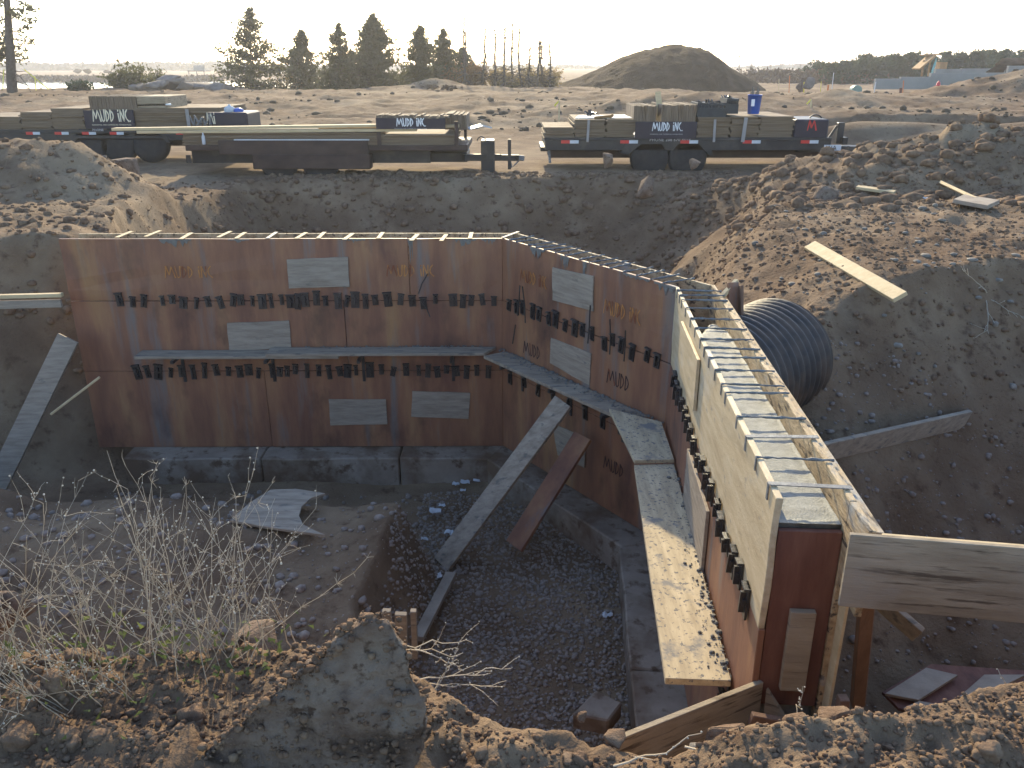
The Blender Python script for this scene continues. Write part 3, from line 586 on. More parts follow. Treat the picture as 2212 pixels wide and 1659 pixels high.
bm = bmesh.new(); bm.from_mesh(me); q0 = wpt(2, 0, 2 * PT + WG + .045, 0); bmesh.ops.bisect_plane(bm, geom=bm.verts[:] + bm.edges[:] + bm.faces[:], plane_co=q0, plane_no=(NRM[2].x, NRM[2].y, 0), clear_inner=True); bm.to_mesh(me); bm.free()
setp(link('corrugated_pipe', me, M['pipe']), 'large black corrugated pipe lying against the bank behind the near form', 'pipe')
def on_ground(x, y, Ys=None):
    """first ground point on the sight line of a photo pixel"""
    r = ray(x, y); ys = np.concatenate([np.linspace(1.2, 20, 1500), np.linspace(20, 120, 1500)]); k = ys / r[1]
    h = height(r[0] * k, ys); z = CZ + r[2] * k; i = int(np.argmax(z < h)); return Vector((r[0] * k[i], ys[i], float(h[i])))
def ground_board(pxs, th, m, label, name='loose_board', lift=.03, cat='board', group='boards lying on the banks'):
    P = [on_ground(x, y) + Vector((0, 0, lift)) for x, y in pxs]
    c = sum(P, Vector()) / len(P); nrm = (P[1] - P[0]).cross(P[-1] - P[0]).normalized(); nrm = nrm if nrm.z > 0 else -nrm
    P = [p - nrm * (p - c).dot(nrm) for p in P]
    return solo(name, MB().prism(P, nrm * th), M[m], label, cat, group, .002)
a, b = on_ground(1750, 530), on_ground(1945, 645); a = py(1750, 530, a.y - .15); b = py(1945, 642, b.y - .42)
board('loose_board', a, b, .12, .035, 'lumber', 'long pale plank lying slanted down the right bank', 'board', (.55, .3, .35), 'boards lying on the banks')
a, b = on_ground(1850, 412), on_ground(1932, 424); board('loose_board', a + Vector((0, 0, .05)), b + Vector((0, 0, .05)), .14, .04, 'lumber', 'short yellow board lying on the dirt right of the trailers', 'board', (0, 1, .1), 'boards lying on the banks')
a, b = on_ground(2032, 405), on_ground(2110, 440); board('loose_board', a + Vector((0, 0, .06)), b + Vector((0, 0, .05)), .07, .04, 'lumber', 'narrow yellow stick beside the square slab on the right bank', 'board', (0, 1, .1), 'boards lying on the banks')
P = [on_ground(*q) + Vector((0, 0, .05)) for q in ((2056, 446), (2080, 436), (2156, 452), (2130, 463))]; zz = sum(p.z for p in P) / 4
solo('loose_board', MB().prism([Vector((p.x, p.y, zz)) for p in P], (0, 0, .05)), M['patch'], 'square pale slab lying on the upper right bank', 'board', 'boards lying on the banks', .004)
a, b = Vector((1.72, 5.0, -.42)), on_ground(2085, 915) + Vector((0, 0, .0)); b = Vector((b.x, b.y, b.z + .03))
board('brace', a, b, .17, .036, 'plankx', 'level grey plank from the near form to the right bank', 'brace', (0, -.3, 1), 'diagonal braces')
# curved plywood offcut on the spoil
q = [(497, 1128), (540, 1090), (585, 1062), (640, 1060), (703, 1070), (672, 1080), (652, 1098), (646, 1118), (655, 1137), (680, 1150), (703, 1160), (640, 1152), (560, 1140)]
zo = -1.1
for _ in range(4): P = [pz(x, y, zo) for x, y in q]; zo = float(np.max([hz(p.x, p.y) for p in P])) + .012
P = [pz(x, y, zo) for x, y in q]; o = solo('plywood_offcut', MB().prism(P, (0, 0, .018)), M['plankx'], 'curved plywood offcut with a round notch lying on the spoil', 'offcut')
# small timber in the pit
board('timber', pz(974, 1240, -1.82), pz(902, 1380, -1.76), .085, .04, 'patch', 'grey two-by-four lying on the pit floor', 'timber')
for k, (x0, y0, x1, y1, w, lab) in enumerate([(835, 1318, 845, 1420, .05, 'short stake in the pit, leftmost of three behind the boulder'), (866, 1325, 868, 1420, .07, 'wide short stake in the pit, middle of three behind the boulder'), (893, 1318, 897, 1420, .035, 'thin short stake in the pit, rightmost of three behind the boulder')]):
    board('stake', py(x0, y0, 4.1), py(x1, y1, 4.15), w, .035, 'plankx', lab, 'stake', (1, 0, 0), 'short stakes behind the boulder')
o = solo('timber', MB().prism([pz(x, y, -1.75) for x, y in ((1235, 1575), (1285, 1522), (1342, 1550), (1312, 1590))], (0, 0, .12)), M['footing'], 'broken concrete block on the pit floor by the footing', 'block', None, .01)
def crumple(name, x, y, z, s, label, seed, m='paper', group=None):
    rr = random.Random(seed); c = pz(x, y, z); v = []; n = 5
    for i in range(n):
        for j in range(n): v.append((c.x + (i / 4 - .5) * s + rr.uniform(-.1, .1) * s, c.y + (j / 4 - .5) * s * .7 + rr.uniform(-.1, .1) * s, c.z + rr.uniform(0, .3) * s))
    mb = MB(); mb.add(v, [(i * n + j, (i + 1) * n + j, (i + 1) * n + j + 1, i * n + j + 1) for i in range(n - 1) for j in range(n - 1)]); me = mb.mesh(name)
    bm = bmesh.new(); bm.from_mesh(me); bmesh.ops.solidify(bm, geom=bm.faces[:], thickness=.004); bm.to_mesh(me); bm.free()
    return setp(link(name, me, M[m]), label, 'paper', group)
crumple('paper_scrap', 941, 1247, -1.86, .10, 'crumpled white paper beside the two-by-four on the pit floor', 1)
for k, (x, y, s) in enumerate([(1005, 1043, .09), (1030, 1040, .07), (985, 1047, .07), (940, 1105, .10), (955, 1093, .06), (970, 1152, .08), (1048, 1075, .05), (917, 1165, .06), (1000, 1060, .05), (865, 1178, .08)]):
    crumple('paper_scrap', x, y, -1.88, s, 'small white scrap among the litter by the back footing', 10 + k, group='litter by the back footing')
crumple('paper_scrap', 1312, 1450 - 120, -1.88, .07, 'pale scrap on the gravel near the long footing edge', 31)
crumple('paper_scrap', 1995, 488 - 58, hz(*on_ground(1995, 430).xy) + .02, .09, 'white scrap of paper on the right bank between the yellow boards', 32)

# ------------------------------------------------------------------ rocks
def ico(sub):
    bm = bmesh.new(); bmesh.ops.create_icosphere(bm, subdivisions=sub, radius=1); v = np.array([p.co[:] for p in bm.verts]); f = np.array([[q.index for q in p.verts] for p in bm.faces]); bm.free(); return v, f
def rock_mesh(name, size, seed, npts=13, cuts=3, amp=.10, sc=2.2, flat=.0):
    rr = np.random.default_rng(seed); p = rr.normal(size=(npts, 3)); p /= np.linalg.norm(p, axis=1)[:, None]; p *= rr.uniform(.82, 1.08, (npts, 1))
    bm = bmesh.new(); [bm.verts.new(q) for q in p]; bmesh.ops.convex_hull(bm, input=bm.verts[:])
    for v in [v for v in bm.verts if not v.link_faces]: bm.verts.remove(v)
    bmesh.ops.triangulate(bm, faces=bm.faces[:]); bmesh.ops.bevel(bm, geom=list(bm.edges), offset=.10, segments=2, affect='EDGES', clamp_overlap=True)
    bmesh.ops.triangulate(bm, faces=bm.faces[:])
    for _ in range(cuts):
        bmesh.ops.subdivide_edges(bm, edges=[e for e in bm.edges if e.calc_length() > .22], cuts=1)
        bmesh.ops.triangulate(bm, faces=bm.faces[:])
    me = bpy.data.meshes.new(name); bm.to_mesh(me); bm.free()
    n = len(me.vertices); co = np.empty(n * 3, np.float32); me.vertices.foreach_get('co', co); co = co.reshape(-1, 3).astype(float)
    co *= (1 + amp * fbm3(co * sc + seed, 4, seed))[:, None]; co *= np.array(size)
    me.vertices.foreach_set('co', co.astype(np.float32).ravel())
    for q in me.polygons: q.use_smooth = True
    me.update(); return me
def rock(c, size, seed, label, m='rock', rot=0, name='boulder', group=None, **k):
    me = rock_mesh(name, size, seed, **k); me.transform(Matrix.Rotation(rot, 4, 'Y')); me.transform(Matrix.Translation(Vector(c)))
    return setp(link(name, me, M[m]), label, 'boulder', group)
def px_rock(x, y, Y, w, h, dpt, seed, label, **k):
    """rock whose middle shows at photo pixel (x,y), w by h pixels, at distance Y"""
    c = py(x, y, Y); s = (c - Vector((0, 0, CZ))).length / FPX; return rock(c, (w * s / 2, dpt, h * s / 2), seed, label, **k)
# the big slab-sided boulder at the viewer's feet
out = [(800, 1333), (838, 1350), (866, 1420), (893, 1472), (916, 1522), (908, 1590), (874, 1645), (868, 1740), (300, 1740), (425, 1640), (535, 1556), (640, 1472), (742, 1394)]
hull = []
for x, y in out:
    Yf = 1.55 - .11 * (y - 1333) / 400; hull.append(py(x, y, Yf))
cen = sum(hull, Vector()) / len(hull)
for p in list(hull): hull.append(Vector((cen.x + (p.x - cen.x) * .80 - .075, p.y + .26, p.z - .26)))
bm = bmesh.new(); [bm.verts.new(p) for p in hull]; bmesh.ops.convex_hull(bm, input=bm.verts[:])
for v in [v for v in bm.verts if not v.link_faces]: bm.verts.remove(v)
bmesh.ops.triangulate(bm, faces=bm.faces[:])
for _ in range(7):
    ed = [e for e in bm.edges if e.calc_length() > .018]
    if not ed: break
    bmesh.ops.subdivide_edges(bm, edges=ed, cuts=1); bmesh.ops.triangulate(bm, faces=bm.faces[:])
bmesh.ops.smooth_vert(bm, verts=bm.verts[:], factor=.5, use_axis_x=True, use_axis_y=True, use_axis_z=True); bmesh.ops.smooth_vert(bm, verts=bm.verts[:], factor=.5, use_axis_x=True, use_axis_y=True, use_axis_z=True)
me = bpy.data.meshes.new('boulder'); bm.to_mesh(me); bm.free()
n = len(me.vertices); co = np.empty(n * 3, np.float32); me.vertices.foreach_get('co', co); co = co.reshape(-1, 3).astype(float); no = np.empty(n * 3, np.float32); me.vertices.foreach_get('normal', no); no = no.reshape(-1, 3)
co += no * (.016 * fbm3(co * 5, 4, 3) + .010 * (1 - np.abs(fbm3(co * 13, 4, 8)) * 3) + .010 * fbm3(co * 30, 3, 4) + .009 * fbm3(co * 60, 3, 5))[:, None]; me.vertices.foreach_set('co', co.astype(np.float32).ravel())
for q in me.polygons: q.use_smooth = True
me.update(); me.vertices.foreach_get('normal', no_ := np.empty(n * 3, np.float32)); no_ = no_.reshape(-1, 3); BIGTOP = co[(no_[:, 2] > .15) & (fbm3(co * 9, 2, 71) > -.25)]; setp(link('boulder', me, M['rock']), 'huge slab-sided boulder on the bank at the viewer\'s feet', 'boulder', 'boulders around the pit')
G_ = 'boulders around the pit'
px_rock(557, 1376, 2.15, 110, 90, .10, 5, 'rounded boulder beside the dry bush, left of the huge slab-sided one', group=G_)
px_rock(20, 1325, 3.3, 110, 130, .12, 8, 'flat pale slab of stone at the left edge below the bank', group=G_, npts=9)
px_rock(350, 1452, 1.86, 42, 46, .03, 9, 'small dark stone on the near bank below the bush', group=G_)
px_rock(600, 1600, 1.55, 95, 60, .05, 12, 'brown clod lying against the base of the huge boulder', group=G_)
px_rock(1310, 345, 15.9, 33, 38, .16, 13, 'lone round boulder on the far rim between the trailers', group=G_)
px_rock(265, 362, 14.2, 95, 45, .35, 14, 'broad boulder at the right foot of the left dirt heap', group=G_)
px_rock(222, 345, 14.3, 20, 22, .09, 15, 'small stone on top of the left dirt heap\'s right foot', group=G_)
px_rock(122, 420, 13.2, 40, 40, .16, 16, 'pale boulder low on the left dirt heap', group=G_)
px_rock(180, 435, 12.8, 55, 32, .2, 17, 'flat boulder at the base of the left dirt heap', group=G_)
px_rock(28, 455, 12.2, 45, 45, .2, 18, 'dark boulder at the left edge under the dirt heap', group=G_)
px_rock(1395, 405, 14.5, 45, 60, .25, 19, 'angular stone stuck in the far bank', group=G_)
px_rock(1500, 352, 15.4, 26, 30, .12, 20, 'upright stone in front of the right trailer\'s wheel', group=G_)
px_rock(1785, 432, 11.6, 60, 70, .25, 22, 'tall brown boulder in the heap below the right trailer', group=G_)
px_rock(2150, 463 + 30, 9.6, 95, 26, .15, 23, 'long flat stone under the square slab on the right bank', group=G_)
px_rock(1565, 1660 - 80, 1.66, 100, 50, .05, 24, 'lumpy clod on the near lip under the leaning sheet', m='clod', group=G_)
px_rock(1802, 1555, 1.68, 90, 75, .06, 25, 'large cracked clod on the near lip right of the bulkhead', m='clod', group=G_)
px_rock(1720, 1565, 1.66, 70, 60, .05, 26, 'pointed clod on the near lip below the bulkhead', m='clod', group=G_)
px_rock(1330, 1600 - 8, 1.62, 55, 40, .035, 27, 'round clod on the near lip by the footing end', m='clod', group=G_)
px_rock(1260, 1548, 1.70, 30, 26, .02, 29, 'small pointed clod on the near lip left of the footing end', m='clod', group=G_)
px_rock(1760, 1625, 1.56, 26, 26, .016, 28, 'pale round pebble among the clods below the bulkhead', m='pebble', group=G_)
px_rock(1503, 1616, 1.58, 30, 18, .02, 30, 'pale oval pebble lying in the near dirt', m='pebble', group=G_)

# ------------------------------------------------------------------ clods, pebbles, gravel
def scatter(name, P, sizes, mat_, label, sub=1, seed=0, flat=.75, amp=.35):
    rr = np.random.default_rng(seed); bv, bf = ico(sub); base = []
    for k in range(8):
        v = np.sign(bv) * np.abs(bv) ** .8; v = v * (1 + amp * fbm3(bv * 1.9 + k * 9.1, 3, k) + .12 * fbm3(bv * 5 + k, 2, k))[:, None]; base.append(v)
    n = len(P); nv = len(bv); V = np.empty((n, nv, 3), np.float32); ang = rr.uniform(0, 2 * np.pi, n); st = rr.uniform(.7, 1.3, (n, 3)); st[:, 2] *= flat; kk = rr.integers(0, 8, n); B = np.stack(base)
    v = B[kk] * (st * sizes[:, None])[:, None, :]; c, s = np.cos(ang)[:, None], np.sin(ang)[:, None]
    V[..., 0] = v[..., 0] * c - v[..., 1] * s + P[:, None, 0]; V[..., 1] = v[..., 0] * s + v[..., 1] * c + P[:, None, 1]; V[..., 2] = v[..., 2] + P[:, None, 2]
    F = (bf[None] + (np.arange(n) * nv)[:, None, None]).reshape(-1, 3)
    o = link(name, np_mesh(name, V.reshape(-1, 3), F, True), mat_, None, (0, 0, 0)); return setp(o, label, None, None, 'stuff')
def region(n, x0, x1, y0, y1, seed, fan=True):
    rr = np.random.default_rng(seed); y = rr.uniform(y0 ** .5, y1 ** .5, n) ** 2; x = rr.uniform(x0, x1, n); return x, y
def spread(n, x0, x1, y0, y1, seed, smin, smax, pw=2.5, keep=None, sink=.25):
    x, y = region(n, x0, x1, y0, y1, seed); rr = np.random.default_rng(seed + 1); s = smin + (smax - smin) * rr.random(n) ** pw
    if keep is not None: k = keep(x, y); x, y, s = x[k], y[k], s[k]
    return np.stack([x, y, height(x, y) + s * (.6 - sink) * .6], 1), s
notpit = lambda x, y: ~pitmask(x, y)[0]
clump = lambda x, y: notpit(x, y) & (fbm2(x * 3.1, y * 3.1, 2, 201) > -.15)
norock = lambda x, y: notpit(x, y) & ~((x > -.78) & (x < -.16) & (y < 1.56))
A = [spread(26000, -1.9, 2.2, 1.15, 2.5, 1, .0022, .010, 2.2, norock, .35)]
scatter('dirt_crumbs', A[0][0], A[0][1], M['clod'], 'fine crumbs of soil covering the near bank', 1, 3, .8, .5)
rr = np.random.default_rng(91); B_ = BIGTOP[rr.integers(0, len(BIGTOP), 2600)] + rr.normal(size=(2600, 3)) * .008; scatter('boulder_crust', B_, .002 + .009 * rr.random(2600) ** 3, M['clod'], 'crust of loose soil on top of the huge boulder', 1, 9, .8, .5)
A = [spread(1500, -1.9, 2.2, 1.15, 2.5, 2, .008, .030, 3.2, lambda x, y: norock(x, y) & (fbm2(x * 3.1, y * 3.1, 2, 201) > 0), .5)]
scatter('dirt_clods', A[0][0], A[0][1], M['clod'], 'loose crumbly clods on the near bank', 3, 3, .8, .55)
A = [spread(9000, 1.9, 7.5, 6.2, 12.5, 5, .006, .035, 4.5, None, .5), spread(7000, -5, 4.6, 13.5, 17.5, 6, .010, .09, 6.0, None, .5), spread(8000, 3.2, 11.5, 10.5, 15.5, 7, .008, .13, 11.0, None, .5), spread(6000, -11, -4.2, 8.3, 16, 8, .006, .07, 7.0, None, .5)]
scatter('bank_stones', np.concatenate([a[0] for a in A]), np.concatenate([a[1] for a in A]), M['clod'], 'stones and clods strewn over the banks and heaps', 1, 4, .75, .5)
rr = np.random.default_rng(88); n = 5000; y = 24.5 * (58 / 24.5) ** rr.random(n); x = rr.uniform(-.75, .75, n) * y; k = fbm2(x * .22, y * .5, 3, 210) > .05; x, y = x[k], y[k]; sz_ = .03 + .15 * rr.random(len(x)) ** 3.5
scatter('field_clods', np.stack([x, y, height(x, y)], 1), sz_, M['fieldclod'], 'dark clods strewn over the churned field beyond the trailers', 1, 6, .8, .5)
A = [spread(170, 2.0, 5.5, 6.4, 10.5, 15, .012, .042, 3.0)]
scatter('bank_pebbles', np.concatenate([a[0] for a in A]), np.concatenate([a[1] for a in A]), M['pebble'], 'pale rounded pebbles on the right bank', 2, 4, .6, .12)
A = [spread(9000, -.9, 1.0, 3.6, 7.4, 9, .008, .02, 2.0), spread(4000, -4.2, -.8, 3.0, 7.4, 10, .004, .040, 7.0), spread(2500, 1.5, 4.2, 3.2, 6.4, 11, .006, .028, 5)]
scatter('pit_gravel', np.concatenate([a[0] for a in A]), np.concatenate([a[1] for a in A]), M['gravel'], 'gravel and stones over the pit floor', 1, 5, .75, .3)

rr = np.random.default_rng(93); Q = []
for k in range(520):
    a = SEG[1] * rr.random(); p = wpt(1, a, -.012 - .13 * rr.random() ** 2, ZP + .004); Q.append(p)
for k in range(260):
    a = .9 + (SEG[2] - 1.2) * rr.random() ** .7; p = wpt(2, a, -.012 - .10 * rr.random() ** 3, ZP + .004); Q.append(p)
for k in range(160): Q.append(wpt(0, 2.0 + 2.0 * rr.random() ** .6, -.012 - .05 * rr.random() ** 2, ZP + .034))
scatter('concrete_crumbs', np.array([tuple(p) for p in Q]), .003 + .013 * rr.random(len(Q)) ** 4, M['mud'], 'dropped crumbs of concrete along the walkway planks', 1, 12, .6, .5)
# ------------------------------------------------------------------ dry plants
def leaves(C, size, rr, flat=0):
    """random small triangles at C"""
    n = len(C); a = rr.normal(size=(n, 3)); a /= np.linalg.norm(a, axis=1)[:, None]; b = np.cross(a, rr.normal(size=(n, 3))); b /= np.linalg.norm(b, axis=1)[:, None]
    s = (size * rr.uniform(.6, 1.3, n))[:, None] if np.ndim(size) == 0 else (size * rr.uniform(.6, 1.3, n))[:, None]
    V = np.stack([C + a * s, C - a * s * .6 + b * s * .45, C - a * s * .6 - b * s * .45], 1); return V.reshape(-1, 3), np.arange(n * 3).reshape(-1, 3)
def stems_mesh(name, paths, radii, n=3):
    V, F = [], []; off = 0
    for P, R in zip(paths, radii):
        P = np.asarray(P, float); m = len(P); d = np.gradient(P, axis=0); d /= np.linalg.norm(d, axis=1)[:, None] + 1e-9
        a = np.cross(d, np.array([.31, .17, .93])); a /= np.linalg.norm(a, axis=1)[:, None] + 1e-9; b = np.cross(d, a)
        th = np.arange(n) * 2 * np.pi / n; ring = P[:, None] + (a[:, None] * np.cos(th)[None, :, None] + b[:, None] * np.sin(th)[None, :, None]) * np.asarray(R)[:, None, None]
        V.append(ring.reshape(-1, 3)); i = np.arange((m - 1) * n).reshape(m - 1, n); j = np.roll(i, -1, 1)
        F.append((np.stack([i, j, j + n, i + n], -1).reshape(-1, 4)) + off); off += m * n
    return np_mesh(name, np.concatenate(V), np.concatenate(F))
def curve(p, d, L, n, rr, bend=.15, grav=0.0):
    P = [np.array(p, float)]; d = np.array(d, float); d /= np.linalg.norm(d)
    for _ in range(n - 1):
        d = d + rr.normal(size=3) * bend + np.array([0, 0, grav]); d /= np.linalg.norm(d); P.append(P[-1] + d * L / (n - 1))
    return np.array(P)
def dry_bush(name, label, roots, nst, Lr, lean, seed, buds=True, fine=1.0, weedn=0):
    rr = np.random.default_rng(seed); paths, rad, bp = [], [], []
    for k in range(nst):
        r = roots[rr.integers(len(roots))]; p = np.array(r) + rr.normal(size=3) * np.array([.05, .04, 0])
        d = np.array([rr.normal(lean[0], .62), rr.normal(lean[1], .32), 1.0]); L = rr.uniform(*Lr); P = curve(p, d, L, 9, rr, .12, .0)
        paths.append(P); rad.append(np.linspace(.0017, .0006, 9) * fine)
        seedy = rr.random() < .35
        for q in range(rr.integers(4, 9) if not seedy else rr.integers(16, 30)):
            i = rr.integers(3, 9) if not seedy else rr.integers(4, 9); t = P[min(i, 8)]; dd = P[min(i, 8)] - P[i - 1]; dd = dd / np.linalg.norm(dd) + rr.normal(size=3) * (.55 if not seedy else .8)
            Q = curve(t, dd, L * (rr.uniform(.12, .4) if not seedy else rr.uniform(.03, .09)) * (1.1 - i / 9 * .6), 5, rr, .16); paths.append(Q); rad.append(np.linspace(.0009, .0004, 5) * fine)
            if buds and not seedy:
                for z in range(1, 5):
                    if rr.random() < .55: bp.append(Q[z] + rr.normal(size=3) * .002)
    t = thing(name, label, 'plant', tuple(np.mean(roots, 0)), 'dry plants on the near bank')
    link('stems', stems_mesh('stems', paths, rad), M['twig'], t)['kind'] = 'stuff'
    if buds and bp:
        bp = np.array(bp); bv, bf = ico(1); sz = rr.uniform(.0014, .003, len(bp)) * (.8 + .2 * fine); V = bv[None] * sz[:, None, None] + bp[:, None]
        o = link('buds', np_mesh('buds', V.reshape(-1, 3), (bf[None] + (np.arange(len(bp)) * len(bv))[:, None, None]).reshape(-1, 3)), M['bud'], t); o['kind'] = 'stuff'
    if weedn:
        c = np.array(roots)[rr.integers(0, len(roots), weedn)] + rr.normal(size=(weedn, 3)) * np.array([.12, .07, .02]) + np.array([0, 0, .03]); V, F = leaves(c, .014, rr)
        o = link('green_leaves', np_mesh('green_leaves', V, F), M['weed'], t); o['kind'] = 'stuff'
    return t
def G(x, y): return (x, y, hz(x, y) - .01)
dry_bush('dry_bush', 'tall dry weed bush with pale buds on the near bank, left of the boulders', [G(-.95, 1.82), G(-.80, 1.80), G(-1.05, 1.84), G(-.88, 1.86), G(-.72, 1.84)], 58, (.24, .60), (-.1, .2), 41, weedn=220)
dry_bush('dry_bush', 'sprawling dry weeds at the left edge, leaning far over', [G(-1.35, 1.80), G(-1.25, 1.76), G(-1.15, 1.80)], 36, (.25, .52), (-.3, .2), 42, weedn=120)
dry_bush('dry_bush', 'low straw-coloured weeds lying flat below the tall bush', [G(-1.3, 1.62), G(-1.12, 1.64), G(-.98, 1.66)], 40, (.15, .35), (-.5, -.1), 43, weedn=80)
def twigs(label, items, seed, r=.0028):
    rr = np.random.default_rng(seed); paths, rad, bp = [], [], []
    for (p0, p1, nb) in items:
        p0, p1 = np.array(p0), np.array(p1); n = 10; P = p0 + (p1 - p0) * np.linspace(0, 1, n)[:, None] + np.cumsum(rr.normal(size=(n, 3)) * .006, 0); paths.append(P); rad.append(np.linspace(r, r * .35, n))
        for b in range(nb):
            i = rr.integers(2, n - 1); d = (p1 - p0) / np.linalg.norm(p1 - p0) + rr.normal(size=3) * .45; Q = curve(P[i], d, np.linalg.norm(p1 - p0) * rr.uniform(.15, .4), 6, rr, .12); paths.append(Q); rad.append(np.linspace(r * .55, r * .25, 6))
            for z in range(1, 6):
                if rr.random() < .7: bp.append(Q[z] + rr.normal(size=3) * .002)
        for z in range(2, n):
            if rr.random() < .6: bp.append(P[z] + rr.normal(size=3) * .003)
    t = thing('dry_branch', label, 'branch', tuple(items[0][0]), 'dry plants on the near bank'); link('stems', stems_mesh('stems', paths, rad), M['twig'], t)['kind'] = 'stuff'
    bp = np.array(bp); bv, bf = ico(1); sz = rr.uniform(.0016, .0032, len(bp)); V = bv[None] * sz[:, None, None] + bp[:, None]
    o = link('buds', np_mesh('buds', V.reshape(-1, 3), (bf[None] + (np.arange(len(bp)) * len(bv))[:, None, None]).reshape(-1, 3)), M['bud'], t); o['kind'] = 'stuff'
Y0 = 1.95
twigs('dry forked branch sticking out right from behind the huge boulder', [(py(850, 1395, Y0), py(1010, 1420, Y0 + .1), 3), (py(860, 1395, Y0), py(1040, 1385, Y0 + .15), 2), (py(900, 1400, Y0), py(1000, 1450, Y0 + .1), 2)], 51)
twigs('dry twigs spread low over the pit edge right of the huge boulder', [(py(905, 1470, Y0 - .05), py(1110, 1450, Y0 + .1), 4), (py(910, 1475, Y0 - .05), py(1080, 1465, Y0 + .1), 3), (py(915, 1520, Y0 - .1), py(1000, 1420, Y0 + .1), 2), (py(925, 1520, Y0 - .1), py(990, 1440, Y0), 2)], 52)
twigs('budded twigs arching above the rounded boulder', [(py(640, 1410, 2.1), py(520, 1190, 2.2), 4), (py(645, 1408, 2.1), py(565, 1290, 2.15), 3), (py(762, 1372, 2.0), py(790, 1335, 2.05), 1)], 53)
twigs('bare root lying across the dirt at the bottom', [(pz(1330, 1660, .52), pz(1525, 1612, .54), 1), (pz(1480, 1625, .53), pz(1620, 1618, .56), 0)], 54, .0035)
twigs('small upright twig on the near lip at the right', [(py(2165, 1520, 1.75), py(2135, 1455, 1.8), 2)], 55)
twigs('thin upright weed on the near lip below the bulkhead', [(py(1722, 1560, 1.7), py(1716, 1495, 1.75), 2)], 56, .0018)
twigs('tangle of dry roots hanging on the right bank', [(on_ground(2130, 640) + Vector((0, 0, .02)), on_ground(2060, 600) + Vector((0, -.1, .1)), 5), (on_ground(2140, 650) + Vector((0, 0, .02)), on_ground(2190, 690) + Vector((0, -.1, .05)), 5), (on_ground(2130, 650), on_ground(2120, 720) + Vector((0, -.1, .03)), 5)], 57, .006)

# ================================================================== TRAILERS AND LOADS
def pbox(mb, x0, y0, x1, y1, Y, dep):
    """box whose near face fills the photo rectangle at distance Y"""
    xm, ym = (x0 + x1) / 2, (y0 + y1) / 2; zt, zb = py(xm, y0, Y).z, py(xm, y1, Y).z; a, b = py(x0, ym, Y).x, py(x1, ym, Y).x
    return mb.box(a, Y, zb, b, Y + dep, zt)
def wheel(parent, x, y, Y, r, w=.24):
    c = py(x, y, Y); mb = MB(); t = part('wheel', mb.lathe((c.x, Y, c.z), [(r * .55, 0), (r * .9, 0), (r, .04), (r, w - .04), (r * .9, w), (r * .55, w)], 28, 'y'), M['tyre'], parent, 0, True)
    part('rim', MB().lathe((c.x, Y + .02, c.z), [(.05, 0), (r * .3, 0), (r * .36, .03), (r * .54, .02), (r * .545, .12), (.05, .12)], 20, 'y'), M['rim'], t)
    return t
def reflectors(parent, xs, y, Y, w=19, h=7):
    for x in xs:
        part('red_reflector', pbox(MB(), x, y, x + w, y + h, Y - .012, .008), M['red'], parent); part('white_reflector', pbox(MB(), x + w, y, x + 2 * w, y + h, Y - .012, .008), M['refl'], parent)
def stack(x0, y0, x1, y1, Y, dep, label, seed, n=12, m='stack'):
    rr = random.Random(seed); xm = (x0 + x1) / 2; zt, zb = py(xm, y0, Y).z, py(xm, y1, Y).z; a, b = py(x0, (y0 + y1) / 2, Y).x, py(x1, (y0 + y1) / 2, Y).x; mb = MB(); h = (zt - zb) / n
    for k in range(n):
        dx, dy = rr.uniform(-.03, .03), rr.uniform(-.03, .03); mb.box(a + .01 + dx, Y + dy, zb + k * h + .001, b - .01 + dx, Y + dep + dy, zb + (k + 1) * h - .002)
    t = thing('panel_stack', label, 'panel stack', ((a + b) / 2, Y, zb), 'stacks of form panels on the trailers'); o = part('panel_layers', mb, M[m], t); o['kind'] = 'stuff'; return t
def upright(x0, y0, x1, y1, Y, dep, n, label, seed, jag=.02):
    rr = random.Random(seed); xm = (x0 + x1) / 2; zt, zb = py(xm, y0, Y).z, py(xm, y1, Y).z; a, b = py(x0, y0, Y).x, py(x1, y0, Y).x; t = thing('panel_bundle', label, 'panel bundle', ((a + b) / 2, Y, zb), 'upright panels on the trailers')
    w = (b - a) / n; mb = MB()
    for k in range(n):
        h = rr.uniform(-jag, jag * .3); s = rr.uniform(-.01, .01); mb.hexa([(a + k * w + .001, Y, zb), (a + (k + 1) * w - .002, Y, zb), (a + (k + 1) * w - .002, Y + dep, zb), (a + k * w + .001, Y + dep, zb)], [(a + k * w + s + .001, Y, zt + h), (a + (k + 1) * w + s - .002, Y, zt + h), (a + (k + 1) * w + s - .002, Y + dep, zt + h), (a + k * w + s + .001, Y + dep, zt + h)])
    o = part('upright_panels', mb, M['stackv'], t); o['kind'] = 'stuff'; return t
def text(body, parent, org, size, mat_):
    cu = bpy.data.curves.new('small_print', 'FONT'); cu.body = body; cu.size = size; cu.extrude = .002; cu.resolution_u = 2; cu.space_character = 1.1
    tmp = bpy.data.objects.new('tmp', cu); me = bpy.data.meshes.new_from_object(tmp); bpy.data.objects.remove(tmp); me.transform(Matrix.Rotation(math.pi / 2, 4, 'X')); me.transform(Matrix.Translation(Vector(org)))
    o = link('small_print', me, mat_, parent); o['kind'] = 'stuff'; return o
